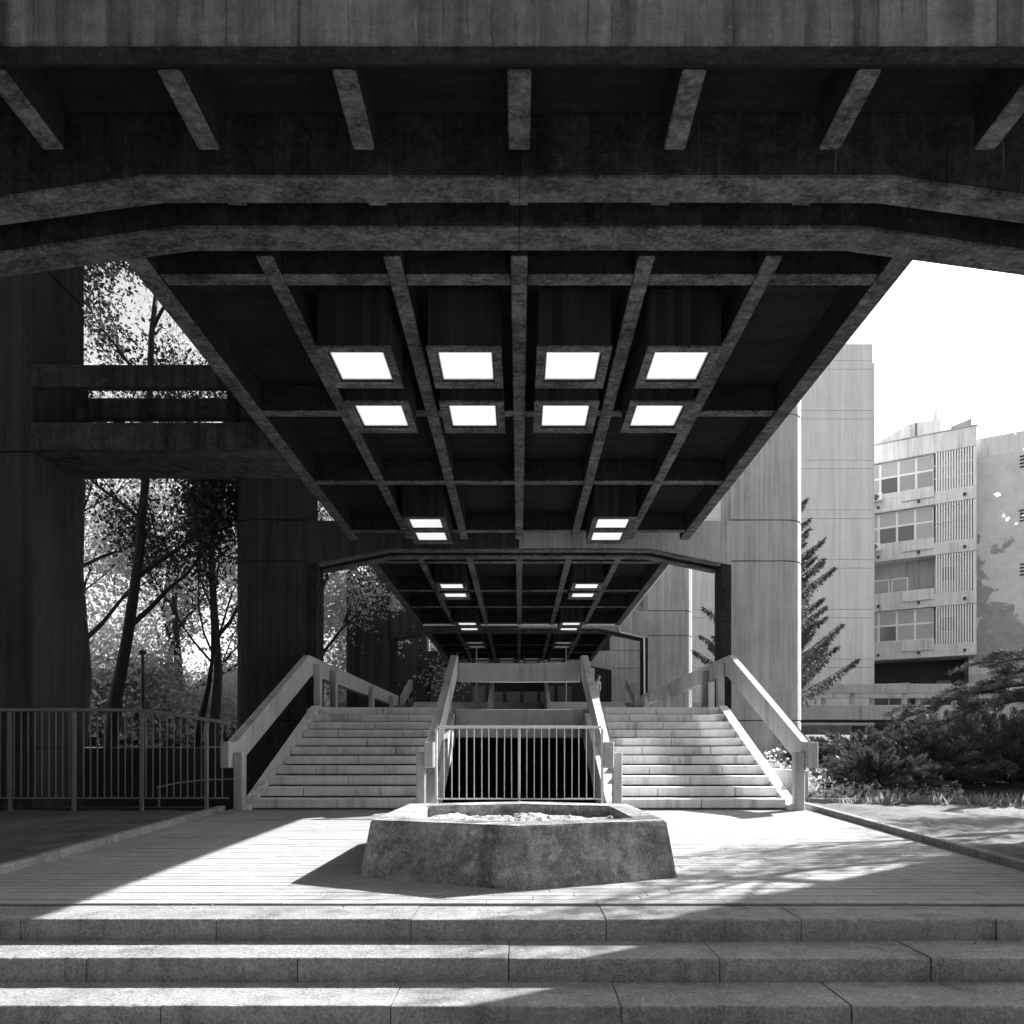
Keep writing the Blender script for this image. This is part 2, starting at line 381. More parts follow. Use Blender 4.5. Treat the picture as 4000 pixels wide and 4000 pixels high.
for s, lb in ((-1, 'kerb between the plaza and the shaded dirt bed by the railing'), (1, 'kerb between the plaza and the sunny dirt bed by the shrubs')):
    t = thing('kerb', (s * 5.07, 8, 0), lb, 'kerb'); y = 5.39
    for k in range(7):
        y1 = min(y + .93, 11.35) if s < 0 else min(y + .95, 12.0)
        bt = [(s * 5.005, y, zp(y) - .1), (s * 5.125, y, zp(y) - .1), (s * 5.125, y1 - .008, zp(y1) - .1), (s * 5.005, y1 - .008, zp(y1) - .1)]
        tp = [(p[0], p[1], zp(p[1]) + .085) for p in bt]
        mesh_obj('kerb_stone', bm_mesh('kerb_stone', hexa_bm(bt, tp), .012), 'steps', t); y = y1
t = thing('kerb', (9, 12.07, 0), 'straight kerb at the foot of the juniper shrubs', 'kerb')
for k in range(12):
    box('kerb_stone', 5.3 + k, 6.292 + k, 12.03, 12.15, .1, .40, 'steps', t, .012)

def worn_block(name, x0, x1, y0, y1, z0, z1, mat, parent, seed, amp=.005):
    rg = random.Random(seed); nx = max(6, int((x1 - x0) / .045)); V, F = [], []
    chips = [(rg.uniform(x0, x1), rg.uniform(.02, .06), rg.uniform(.006, .02)) for _ in range(rg.randint(1, 4))]
    for i in range(nx + 1):
        x = x0 + (x1 - x0) * i / nx
        c = .010 + amp * abs(mnoise.noise(Vector((x * 9, seed, 0)))) + sum(d * max(0, 1 - abs(x - cx) / w) for cx, w, d in chips)
        if i in (0, nx): c += .006
        w1 = amp * mnoise.noise(Vector((x * 5, seed, 2))); w2 = amp * mnoise.noise(Vector((x * 4, seed, 7)))
        V += [(x, y0 + w1, z0), (x, y0 + w1 * .6, (z0 + z1) / 2), (x, y0 + w1 * .5, z1 - c), (x, y0 + c * .35 + w1 * .5, z1 - c * .3), (x, y0 + c, z1 + w2 * .3), (x, (y0 + y1) / 2, z1 + w2 * .5), (x, y1, z1), (x, y1, z0)]
    for i in range(nx):
        for k in range(7): F.append((i * 8 + k, (i + 1) * 8 + k, (i + 1) * 8 + k + 1, i * 8 + k + 1))
    me = np_mesh(name, V, F); bm = bmesh.new(); bm.from_mesh(me); bm.verts.ensure_lookup_table()
    bm.faces.new([bm.verts[k] for k in range(8)]); bm.faces.new([bm.verts[nx * 8 + k] for k in range(8)])
    bmesh.ops.recalc_face_normals(bm, faces=bm.faces); bm.to_mesh(me); bm.free()
    return mesh_obj(name, me, mat, parent)
# front steps ---------------------------------------------------------
t = thing('front_steps', (0, 4.5, -.7), 'wide low stone steps leading up to the plaza', 'steps')
rng = random.Random(2)
SD = [(4.96, 5.385, 0.0, -3.714, 1.454), (4.55, 5.0, -.164, -2.96, 1.444), (4.13, 4.6, -.328, -2.227, 1.43), (3.71, 4.2, -.492, -3.0, 1.43)]
for (y0, y1, zt, xj, L) in SD:
    x = xj - math.ceil((9 + xj) / L) * L
    while x < 9:
        dx = rng.uniform(-.004, .004); dy = rng.uniform(-.005, .005); dz = rng.uniform(-.003, .003)
        worn_block('step_block', x + .004, x + L - .004, y0 + dy, y1, zt - .2, zt + dz, 'steps', t, int(x * 100) + int(y0 * 1000)); x += L
box('step_core', -9, 9, 3.8, 5.38, -.72, -.53, 'dark', t, 0)

lr = np.random.default_rng(12); LC = []
for (yb, zb_) in ((4.955, -.164), (4.545, -.328), (5.39, .002)):
    k = 150 if zb_ < 0 else 60; xs_ = lr.uniform(-6, 6, k); LC.append(np.stack([xs_, yb - np.abs(lr.normal(size=k)) * .05 - .01, np.full(k, zb_ + .004)], 1))
o = leaves('step_litter', np.concatenate(LC), .022, lr, 'soil', aspect=.5); tag(o, 'grit and leaf scraps in the corners of the front steps', 'litter', kind='stuff')
# planter -------------------------------------------------------------
def planter():
    t = thing('planter', (0, 7.3, .05), 'low faceted concrete planter box with bare soil in front of the stairs', 'planter')
    bot = [(-1.53, 6.36), (0, 5.82), (1.50, 6.30), (1.50, 8.55), (0, 9.0), (-1.53, 8.55)]
    top = [(-1.44, 6.46), (0, 5.94), (1.42, 6.42), (1.38, 8.45), (0, 8.86), (-1.40, 8.45)]
    inn = [(-1.15, 6.74), (0, 6.36), (1.14, 6.72), (1.10, 8.16), (0, 8.5), (-1.12, 8.16)]
    bm = bmesh.new(); zt = .585
    def ring(pts, z): return [bm.verts.new((p[0], p[1], z if not callable(z) else z(p[1]))) for p in pts]
    a = ring(bot, lambda y: zp(y) - .02); b = ring(top, zt); c = ring(inn, zt - .005); d = ring(inn, .30)
    for r0, r1 in ((a, b), (b, c), (c, d)):
        for i in range(6): bm.faces.new((r0[i], r0[(i + 1) % 6], r1[(i + 1) % 6], r1[i]))
    bmesh.ops.bevel(bm, geom=[e for e in bm.edges if len(e.link_faces) == 2], offset=.012, segments=2, affect='EDGES')
    mesh_obj('planter_wall', bm_mesh('planter_wall', bm), 'planter', t)
    V, F = [], []; n = 60
    for j in range(n):
        for i in range(n):
            x = -1.14 + 2.28 * i / (n - 1); y = 6.38 + 2.1 * j / (n - 1)
            inside = .06 * mnoise.noise(Vector((x * 3, y * 3, 0))) + .03 * mnoise.noise(Vector((x * 14, y * 14, 5)))
            V.append((x, y, .475 + inside - .04 * max(0, (y - 7.6))))
    F = [(j * n + i, j * n + i + 1, (j + 1) * n + i + 1, (j + 1) * n + i) for j in range(n - 1) for i in range(n - 1)
         if (V[j * n + i][1] - 6.34) > abs(V[j * n + i][0]) * .33 and (8.5 - V[j * n + i][1]) > abs(V[j * n + i][0]) * .3]
    mesh_obj('soil', np_mesh('soil', V, F), 'soil', t, kind='stuff')
planter()

# ------------------------------------------------------------------ stairs
Z0 = zp(11.5); RS = .183; TD = .38
def stairs(s, label):
    t = thing('staircase', (s * 3.2, 13, Z0), label, 'staircase')
    for k in range(11):
        yf = 11.5 + TD * k; zt = Z0 + RS * (k + 1)
        cuts = [1.75, 3.14, 4.6] if k % 2 == 0 else [1.75, 2.47, 3.84, 4.6]
        for a, b in zip(cuts, cuts[1:]):
            dy = rng.uniform(-.004, .004)
            me = bm_mesh('step_slab', box_bm(min(s * (a + .006), s * (b - .006)), max(s * (a + .006), s * (b - .006)), yf + dy - .035, yf + TD + .02, zt - RS + .024, zt), .012, seg=2)
            mesh_obj('step_slab', me, 'slab', t)
    y1 = 11.5 + TD * 10
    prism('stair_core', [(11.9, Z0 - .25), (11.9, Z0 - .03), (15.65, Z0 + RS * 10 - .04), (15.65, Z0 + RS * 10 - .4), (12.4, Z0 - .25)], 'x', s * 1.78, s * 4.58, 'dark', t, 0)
    prism('outer_stringer', [(11.35, Z0 - .1), (11.35, Z0 + .03), (15.35, 2.30), (15.6, 2.30), (15.6, 1.7), (12.4, Z0 - .1)], 'x', s * 4.603, s * 4.80, 'slab', t, .008)
    prism('inner_stringer', [(11.42, Z0 - .3), (11.42, Z0 + .08), (15.3, 2.12), (15.55, 2.12), (15.55, 1.45), (12.3, Z0 - .3)], 'x', s * 1.50, s * 1.745, 'parapet', t, .008)
stairs(-1, 'concrete stair flight shaded on the side toward the park trees')
stairs(1, 'sunlit concrete stair flight beside the pale round pier and shrubs')

AP = 3.49
def rail_profile(yend):
    return [(11.18, .97), (11.18, 1.41), (11.50, 1.41), (15.5, AP), (yend, AP), (yend, AP - .43), (15.66, AP - .43), (11.78, 1.12), (11.56, .97)]
def outer_parapet(s, label):
    t = thing('stair_parapet', (s * 4.9, 11.4, Z0), label, 'parapet')
    prism('rail_band', rail_profile(26.9), 'x', s * 4.872, s * 5.03, 'parapet', t, .014)
    for y, zb, zt in ((11.42, Z0 - .02, 1.24), (15.85, 2.2, 3.33), (17.2, 2.2, 3.33), (21.6, 2.2, 3.33), (25.0, 2.2, 3.33)):
        box('post', s * 4.71, s * 4.868, y - .09, y + .09, zb, zt, 'parapet', t, .016)
outer_parapet(-1, 'outer concrete stair parapet running into the dark steel railing')
outer_parapet(1, 'outer concrete stair parapet with a sunlit top ending beside the shrubs')
def inner_parapet(s, label):
    t = thing('stair_parapet', (s * 1.6, 11.4, Z0), label, 'parapet')
    pr = rail_profile(15.78)
    prism('rail_band', pr, 'x', s * 1.44, s * 1.598, 'parapet', t, .014)
    for y, zb, zt in ((11.42, Z0 - .02, 1.24), (15.62, 2.1, 3.2)):
        box('post', s * 1.602, s * 1.76, y - .09, y + .09, zb, zt, 'parapet', t, .016)
inner_parapet(-1, 'inner sloping stair parapet at the shaded flight, its face turned to the sun')
inner_parapet(1, 'inner sloping stair parapet with sunlit top at the sunlit flight')
t = thing('landing_parapet', (0, 15.7, 2.24), 'concrete band parapet across the opening between the two stair flights', 'parapet')
for s in (-1, 1):
    bm = hexa_bm([(0, 15.72, 2.89), (s * 1.437, 15.62, 2.89), (s * 1.437, 15.78, 2.89), (0, 15.88, 2.89)], [(0, 15.72, 3.33), (s * 1.437, 15.62, 3.33), (s * 1.437, 15.78, 3.33), (0, 15.88, 3.33)])
    mesh_obj('rail_band', bm_mesh('rail_band', bm, .01), 'parapet', t)
t = thing('landing', (0, 20, 2.0), 'concrete stair landing reached by the two wide flights', 'landing')
box('edge_beam', -1.498, 1.498, 15.62, 15.9, 1.57, 2.235, 'parapet', t, .012)
for s in (-1, 1):
    box('floor_slab', s * 1.2, s * 4.85, 15.66, 27.0, 1.9, 2.25, 'parapet', t, .008)
box('floor_slab', -1.197, 1.197, 15.92, 25.5, 1.9, 2.24, 'parapet', t, .008)
for s in (-1, 1):
    box('side_beam', s * 4.86, s * 5.02, 15.7, 27, 1.7, 2.26, 'parapet', t, .01)

# second flights ------------------------------------------------------
L2 = 3.40
for s, lb in ((-1, 'short upper stair flight in the dark on the park side of the landing'), (1, 'short upper stair flight below the standing person')):
    t = thing('upper_staircase', (s * 3, 28, 2.2), lb, 'staircase')
    for k in range(7):
        yf = 26.8 + .36 * k; zt = 2.25 + .1643 * (k + 1)
        for a, b in ((1.28, 2.9), (2.9, 4.6)):
            box('step_slab', s * (a + .004), s * (b - .004), yf, yf + .5, zt - .155, zt, 'slab', t, .01)
    prism('sloping_parapet', [(26.3, 2.26), (26.3, 3.2), (29.2, L2 + .95), (29.4, L2 + .95), (29.4, L2 - .2)], 'x', s * 1.10, s * 1.25, 'parapet', t, .01)
    prism('outer_parapet', [(27.05, 3.1), (27.05, 3.48), (29.2, L2 + 1.0), (29.4, L2 + 1.0), (29.4, L2 + .55), (29.2, L2 + .55)], 'x', s * 4.7, s * 4.85, 'parapet', t, .01)
t = thing('upper_hall', (0, 40, L2), 'dark upper hall at the end of the stairs with a row of glazed doors', 'hall')
box('floor_slab', -8, 8, 29.4, 45.5, L2 - .35, L2 - .004, 'parapet', t, 0)
box('band', -1.09, 1.09, 29.4, 29.55, L2 + .5, L2 + .92, 'dark', t, .01)
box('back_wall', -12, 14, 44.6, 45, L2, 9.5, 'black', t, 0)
for i in range(6):
    x = -3.2 + i * 1.15
    d = box('door', x, x + .98, 44.5, 44.56, L2 + .05, L2 + 2.2, 'glass_d', t, .01)
    for a, b in ((x, x + .05), (x + .93, x + .98)): box('door_frame', a, b, 44.44, 44.499, L2 + .05, L2 + 2.2, 'darkmetal', d, 0)
for x, lb in ((-1.92, 'thin steel pole on the upper hall floor over the darker flight'), (2.12, 'thin steel pole on the upper hall floor near the standing person')):
    o = tube_obj('steel_pole', [([(x, 30, L2), (x, 30, 6.6)], [.025, .025])], 'metal_w'); tag(o, lb, 'pole')
t = thing('upper_parapet', (6.2, 30.5, L2), 'concrete post and rail parapet beside the standing person', 'parapet')
box('rail_band', 4.95, 7.15, 30.4, 30.55, L2 + .62, L2 + 1.06, 'parapet', t, .012)
for x in (5.2, 5.75, 6.3, 6.85): box('post', x - .06, x + .06, 30.56, 30.68, L2 - .05, L2 + .95, 'parapet', t, .01)

# gate railing --------------------------------------------------------
t = thing('gate_railing', (0, 11.3, Z0), 'pale steel bar railing closing the opening between the stair flights', 'railing')
box('top_rail', -1.40, 1.40, 11.275, 11.325, 1.64, 1.685, 'metal_w', t, .008)
box('bottom_rail', -1.40, 1.40, 11.285, 11.315, .43, .455, 'metal_w', t, .004)
bar = bm_mesh('bar', box_bm(-.008, .008, -.008, .008, .456, 1.64), 0)
for i in range(21):
    x = -1.4 + 2.8 * (i + 1) / 22
    if i == 10: continue
    o = mesh_obj('bar', bar, 'metal_w', t, (x + rng.uniform(-.004, .004), 11.3, 0)); o.rotation_euler = (0, rng.uniform(-.004, .004), 0)
for x in (-1.41, 0, 1.41): box('post', x - .02, x + .02, 11.28, 11.32, Z0, 1.639, 'metal_w', t, .004)

# left railing --------------------------------------------------------
t = thing('steel_railing', (-6.5, 10.9, .3), 'long grey steel bar railing along the shaded dirt bed', 'railing')
YR = 10.9
def rtop(x): return 1.92 if x < -6.18 else 1.92 - (x + 6.18) / 1.36 * .20
box('top_rail', -12.0, -6.20, YR - .03, YR + .03, 1.90, 1.955, 'metal', t, .008)
bm = hexa_bm([(-6.197, YR - .03, 1.90), (-4.74, YR - .03, rtop(-4.74) - .02), (-4.74, YR + .03, rtop(-4.74) - .02), (-6.197, YR + .03, 1.90)],
             [(-6.197, YR - .03, 1.955), (-4.74, YR - .03, rtop(-4.74) + .035), (-4.74, YR + .03, rtop(-4.74) + .035), (-6.197, YR + .03, 1.955)])
mesh_obj('top_rail', bm_mesh('top_rail', bm, .006), 'metal', t)
box('bottom_rail', -12.0, -4.76, YR - .015, YR + .015, .47, .495, 'metal', t, .004)
for x in (-11.6, -10.5, -9.4, -8.33, -7.29, -6.18, -5.12): box('post', x - .027, x + .027, YR - .025, YR + .025, .2, rtop(x) - .022, 'metal', t, .004)
x = -11.9
while x < -4.8:
    if min(abs(x - q) for q in (-11.6, -10.5, -9.4, -8.33, -7.29, -6.18, -5.12)) > .05:
        o = mesh_obj('bar', bm_mesh('bar', box_bm(-.0075, .0075, -.0075, .0075, .496, rtop(x) - .015), 0), 'metal', t, (x, YR, 0))
    x += .1135
o = tube_obj('curved_handrail', [([(-6.75, 12.4, .58), (-6.4, 12.6, .66), (-6.0, 12.8, .70), (-5.4, 12.9, .72)], [.022] * 4), ([(-6.72, 12.42, .58), (-6.72, 12.42, -2.5)], [.02] * 2)], 'metal', None)
tag(o, 'curved steel handrail down in the sunken yard', 'handrail')

# ------------------------------------------------------------------ portals and canopy
SO = 6.20; PL = 6.62; PERIOD = 10.5
def pier_poly(s, y0, ox=0):
    r = .55; pts = [(5.17 + ox * 2, y0 + .05)]
    for k in range(6):
        a = -90 + 90 * k / 5
        pts.append((7.07 - r + r * math.cos(R(a)), y0 + .05 + r + r * math.sin(R(a))))
    for k in range(6):
        a = 90 * k / 5
        pts.append((7.07 - r + r * math.cos(R(a)), y0 + 2.35 - r + r * math.sin(R(a))))
    pts += [(6.15 + ox * 1.2, y0 + 2.35), (5.17 + ox * 2, y0 + .9)]
    return [(s * p[0], p[1]) for p in pts]
PLAB = ['double concrete portal over the front of the plaza', 'double concrete portal standing at the top of the stair flights',
        'double concrete portal at the foot of the upper stairs', 'double concrete portal deep in the upper hall']
for n in range(4):
    y0 = 5.7 + PERIOD * n
    t = thing('concrete_portal', (0, y0, 0), PLAB[n], 'portal')
    zb = -.2 if n == 0 else -2.5
    if n == 3: zb = L2 - .1
    ox = 0 if n else .13; sl_ = .21 if n else .14
    for q, (a, b, jx) in enumerate(((y0, y0 + .28, 4.93 + ox * 2), (y0 + .55, y0 + .85, 5.0 + ox * 2))):
        top = 6.87 if n else 9.0
        xo = 5.168 + ox * 2; zc = SO - sl_ * (jx - 3.2); zo = SO - sl_ * (xo - 3.2)
        for s in (-1, 1):
            mt = 'frame' if (n == 0 or q == 1) else ('pier' if s > 0 else 'pier_shade')
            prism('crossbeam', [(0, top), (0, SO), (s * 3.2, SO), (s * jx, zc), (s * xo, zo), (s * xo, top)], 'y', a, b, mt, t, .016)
            prism('jamb', [(s * jx, zc - .006), (s * xo, zo - .006), (s * xo, zb), (s * jx, zb)], 'y', a + .004, b - .004, 'frame', t, .014)
            prism('soffit_bounce_strip', [(s * .002, SO - .002), (s * 3.2, SO - .002), (s * (jx - .03), zc - .002 + sl_ * .03), (s * (jx - .03), zc - .034 + sl_ * .03), (s * 3.2, SO - .034), (s * .002, SO - .034)], 'y', a + .012, b - .012, 'rib', t, .006)  # added lighter strip; brightness from ground bounce put into its colour
    # a closing web above, set back between the two frames
    box('web', -5.1, 5.1, y0 + .30, y0 + .53, SO + .55, 6.8 if n else 8.9, 'plate', t, 0)
    for x in (0, 1.28, -1.28, 2.56, -2.56): box('rib_stub', x - .085, x + .085, y0 + .283, y0 + .36, SO + .012, 6.74, 'rib', t, .01)
    zs = [zb, 1.0, 2.0, 5.9, 6.9, 9.5, 12.5, 14.5] if n < 3 else [zb, 5.9, 6.9, 9.5, 12.5]
    for s in (-1, 1):
        p = thing('pier', (s * 6.1, y0 + 1.2, zb), None, None); p.parent = t; p.matrix_parent_inverse = t.matrix_basis.inverted()
        pp = pier_poly(s, y0, ox)
        for z0, z1 in zip(zs, zs[1:]):
            prism('pier_section', pp, 'z', z0 + .013, z1 - .013, 'pier' if s > 0 else 'pier_shade', p, .012)
        cx = s * 6.12; cy = y0 + 1.2
        prism('pier_core', [(cx + (q[0] - cx) * .96, cy + (q[1] - cy) * .96) for q in pp], 'z', zb, zs[-1] - .1, 'dark', p, 0)

def shade_sides(o):  # undersides lighter, other faces darker: ground bounce and shade put into colour
    o.data.materials.append(M['rib_side_shade'])
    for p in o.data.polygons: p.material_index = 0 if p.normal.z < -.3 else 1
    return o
def rib(name, x0, x1, y0, y1, z0, z1, t): return shade_sides(box(name, x0, x1, y0, y1, z0, z1, 'rib', t, .014))
RX = [0, 1.28, -1.28, 2.56, -2.56]
CLAB = ['coffered concrete canopy deck over the plaza between the first two portals', 'coffered concrete canopy deck over the stair landing', 'dark coffered concrete canopy deck over the upper hall']
for n in range(3):
    y0 = 5.7 + PERIOD * n
    t = thing('canopy', (0, y0 + 5, SO), CLAB[n], 'canopy')
    a, b = y0 + .97, y0 + 9.85
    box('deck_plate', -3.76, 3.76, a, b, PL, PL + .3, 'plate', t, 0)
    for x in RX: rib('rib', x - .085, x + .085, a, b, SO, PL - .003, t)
    for s in (-1, 1): rib('edge_beam', s * 3.75, s * 3.97, a - .02, b + .02, SO - .01, PL + .75, t)
    cy = [y0 + 1.32, y0 + 4.1, y0 + 6.62, y0 + 9.34] if n == 0 else [y0 + 1.32, y0 + 4.4, y0 + 6.72, y0 + 9.34 + (.3 if n == 1 else 0)]
    xs = sorted([r for r in RX]); ed = [-3.75] + [v for r in xs for v in (r - .085, r + .085)] + [3.75]
    for yc in cy:
        for x0, x1 in zip(ed[0::2], ed[1::2]):
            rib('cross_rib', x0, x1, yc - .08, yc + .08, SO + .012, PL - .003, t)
t = thing('canopy', (0, 5, SO), 'canopy edge with tall streaked concrete fascia over the front steps', 'canopy')
box('fascia', -6, 6, 4.69, 4.80, SO + .034, 9.2, 'fascia', t, .015); box('fascia_underside_strip', -6, 6, 4.697, 4.80, SO, SO + .03, 'frame', t, .008)  # thin darker strip added along the underside of the fascia
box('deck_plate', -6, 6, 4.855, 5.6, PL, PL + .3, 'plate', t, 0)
for x in RX + [3.84, -3.84]: rib('rib', x - .088, x + .088, 4.855, 5.50, SO + .01, PL - .003, t)
box('cross_rib', -6, 6, 4.803, 4.85, SO + .02, PL, 'plate', t, .01)
box('infill_deck', -5.1, 5.1, 6.58, 6.66, SO + .45, PL + .4, 'plate', t, 0)

t = thing('upper_sun_block', (0, 14, 7.4), 'added unseen upper storeys above the canopy that keep sun off the park side', 'building')  # unseen mass added to keep sun and sky light off the park-side piers
box('wall', -3.7, 3.7, 9.2 - 2.5, 23.5, PL + .77, 17.5, 'pier', t, .02)
box('wall', -6, 6, 4.9, 6.6, 9.22, 17.5, 'fascia', t, .02)

# ceiling light boxes -------------------------------------------------
def light_meshes():
    bm = bmesh.new(); S = .42; W = .10; H = PL - .004 - 5.94
    o = [(-S, -S), (S, -S), (S, S), (-S, S)]; i = [(-S + W, -S + W), (S - W, -S + W), (S - W, S - W), (-S + W, S - W)]
    def ring(p, z): return [bm.verts.new((q[0], q[1], z)) for q in p]
    a = ring(o, H); b = ring(o, 0); c = ring(i, 0); d = ring(i, .16)
    for r0, r1 in ((a, b), (b, c), (c, d)):
        for k in range(4): bm.faces.new((r0[k], r0[(k + 1) % 4], r1[(k + 1) % 4], r1[k]))
    bm.faces.new(a); bm.faces.new(d)
    h = bm_mesh('housing', bm, .012)
    rm = bmesh.new(); q = .435
    for (x0, x1, y0, y1) in ((-q, q, -q, -q + .1), (-q, q, q - .1, q), (-q, -q + .1, -q + .1, q - .1), (q - .1, q, -q + .1, q - .1)):
        box_bm(x0, x1, y0, y1, -.025, -.002, rm)
    rim = bm_mesh('rim', rm)
    pn = bm_mesh('diffuser', box_bm(-S + W + .004, S - W - .004, -S + W + .004, S - W - .004, .035, .055), .004)
    fr = bmesh.new(); k = S - W
    for (x0, x1, y0, y1) in ((-k, k, -k, -k + .012), (-k, k, k - .012, k), (-k, -k + .012, -k, k), (k - .012, k, -k, k)):
        box_bm(x0, x1, y0, y1, .024, .034, fr)
    return h, rim, pn, bm_mesh('diffuser_trim', fr)
hm, rm_, pm, tm = light_meshes()
hm.materials.append(M['box']); rm_.materials.append(M['rib']); tm.materials.append(M['metal_w'])
pm2 = pm.copy(); pm.materials.append(M['lit']); pm2.materials.append(M['unlit'])
C4 = (-1.92, -.64, .64, 1.92); C2 = (-1.92, 1.92)
ROWS = [(7.7, C4, pm, 'lit box, front row of four'), (8.90, C4, pm, 'lit box, second row of four'),
        (13.3, C2, pm, 'lit box, first pair before the stair head portal'), (14.12, C2, pm, 'lit box, pair touching the stair head portal'),
        (18.5, C2, pm, 'lit box, first pair over the landing'), (19.6, C2, pm, 'lit box, second pair over the landing'),
        (24.1, C2, pm, 'lit box, third pair over the landing'), (25.15, C2, pm, 'lit box, last pair over the landing'),
        (28.4, C2, pm2, 'dim box, first pair over the upper hall'), (29.5, C2, pm2, 'dim box, second pair over the upper hall'),
        (33.4, C4, pm2, 'dim box, first row of four in the hall'), (34.5, C4, pm2, 'dim box, last row of four in the hall')]
for (y, cs, pan, lb) in ROWS:
    for x in cs:
        L = Vector((x, y + .42, 5.94))
        sd = ('park side' if x < 0 else 'tower side') if len(cs) == 2 else ('park side, ' if x < 0 else 'tower side, ') + ('by the centre rib' if abs(x) < 1 else 'by the outer rib')
        r = thing('ceiling_light', L, lb + ', ' + sd, 'ceiling light', 'concrete light boxes under the canopy')
        hd = mesh_obj('housing', hm, None, r, L); mesh_obj('rim', rm_, None, hd, L)
        dd = mesh_obj('diffuser', pan, None, r, L); mesh_obj('diffuser_trim', tm, None, dd, L)
# white conduits
t = thing('cable_conduit', (3.9, 20, 6.2), 'white conduit along the sunny edge of the landing canopy and portal', 'conduit')
tube_obj('conduit_run', [([(4.0, 17.3, 6.24), (4.0, 26.55, 6.24)], [.03, .03])], 'white', t)
tube_obj('conduit_run', [([(4.0, 26.6, 6.24), (4.05, 26.62, 6.02), (5.0, 26.62, 5.80), (5.02, 26.62, 2.3)], [.035] * 4)], 'white', t)
tube_obj('conduit_run', [([(-3.85, 26.6, 6.30), (3.95, 26.6, 6.30)], [.028] * 2)], 'white', t)

# ------------------------------------------------------------------ footbridge on the park side
t = thing('footbridge', (-6, 11.5, 6.2), 'concrete footbridge joining the canopy edge to the dark pier by the trees', 'footbridge')
box('deck_slab', -8.0, -3.98, 10.9, 12.1, 6.2, 6.64, 'bridge', t, .015)
for y, nm in ((10.92, 0), (11.95, 1)):
    box('rail_band', -8.0, -4.0, y, y + .14, 7.23, 7.6, 'bridge', t, .015)
    for x in (-7.3, -4.78): box('post', x - .08, x + .08, y + .142, y + .26, 6.64, 7.45, 'frame', t, .01)
t = thing('bridge_pier', (-9, 11.5, 0), 'tall dark concrete pier carrying the footbridge behind the railing', 'pier')
for z0, z1 in ((-2.5, 1.3), (1.3, 6.18), (6.18, 9.4), (9.4, 14)):
    box('pier_section', -10.6, -8.003, 10.95, 12.25, z0 + .012, z1 - .012, 'pier_shade', t, .012)
box('pier_core', -10.55, -8.05, 11.0, 12.2, -2.5, 13.9, 'dark', t, 0)

# ------------------------------------------------------------------ right background: tower, bridge, apartments
t = thing('concrete_tower', (14, 38, 1.5), 'tall plain pale concrete tower with horizontal joints behind the conifer', 'tower')
zt = E + 22.05; zl = [zt, E + 21.13, E + 20.67]
while zl[-1] > 2.0: zl += [zl[-2] - 2.69, zl[-1] - 2.69]
zl = [z for z in zl if z > 1.2] + [1.2]
xc = [8.0, 11.2, 14.4, 17.35, 19.12]
for z1, z0 in zip(zl, zl[1:]):
    for a, b in zip(xc, xc[1:]):
        box('concrete_panel', a + .006, b - .006, 36.0, 36.3, z0 + .008, z1 - .008, 'tower', t, .008)
box('tower_core', 8.02, 19.08, 36.25, 46, 1.0, zt - .02, 'tower', t, 0)
box('corner_fin', 19.14, 19.24, 36.05, 37, 1.0, zt - 1.0, 'tower', t, 0)

t = thing('garden_bridge', (18, 31, 3), 'long concrete walkway with post and rail parapets beyond the shrubs', 'walkway')
box('deck_slab', 10, 20.4, 30, 33, E + 1.42, E + 2.09, 'parapet', t, .015)
bm = hexa_bm([(20.41, 30, E + 1.42), (28, 28.2, E + 1.25), (28.5, 31, E + 1.25), (20.41, 33, E + 1.42)], [(20.41, 30, E + 2.09), (28, 28.2, E + 2.5), (28.5, 31, E + 2.5), (20.41, 33, E + 2.09)])
mesh_obj('ramp_slab', bm_mesh('ramp_slab', bm, .015), 'parapet', t)
for y, x0, x1, js in ((30.02, 10, 28, (20.15,)), (32.8, 10, 28, (15.5, 21.5))):
    cu = [x0] + list(js) + [x1]
    for a, b in zip(cu, cu[1:]): box('rail_band', a + .02, b - .02, y, y + .16, E + 2.62, E + 3.05, 'parapet', t, .015)
    ps = (12.8, 15.15, 17.5, 19.75, 21.9, 24) if y < 31 else (11.5, 15.1, 17.5, 19.8, 20.6, 22.3, 24)
    for x in ps: box('post', x - .09, x + .09, y + .162, y + .32, E + 2.0, E + 2.95, 'parapet', t, .012)
g = []
def stroke(px): return [(21.9 + p[0] * .11, 32.785, E + 2.70 + p[1] * .2) for p in px]
for st in ([(0, 0), (0, 1), (.6, .8), (.1, .5), (.7, .25), (0, 0)], [(1.2, 1), (1.5, .5), (1.9, 1)], [(1.5, .5), (1.4, 0)], [(2.4, 0), (2.4, 1), (2.9, .8), (2.5, .5), (3.0, 0)], [(4.6, .9), (4.2, .8), (4.5, .5), (4.2, .1)]):
    g.append((stroke(st), [.012] * len(st)))
tube_obj('graffiti', g, 'darkmetal', t, 4)
o = box('garden_wall', 12.2, 17.0, 34, 34.3, 0.8, E + 1.35, 'pier', None, .01); tag(o, 'pale concrete wall under the garden walkway', 'wall')
o = box('basement_wall', 17.0, 34, 34.6, 34.9, 0.8, E + 1.35, 'dark', None, .01); tag(o, 'dark basement wall in the shade under the garden walkway', 'wall')

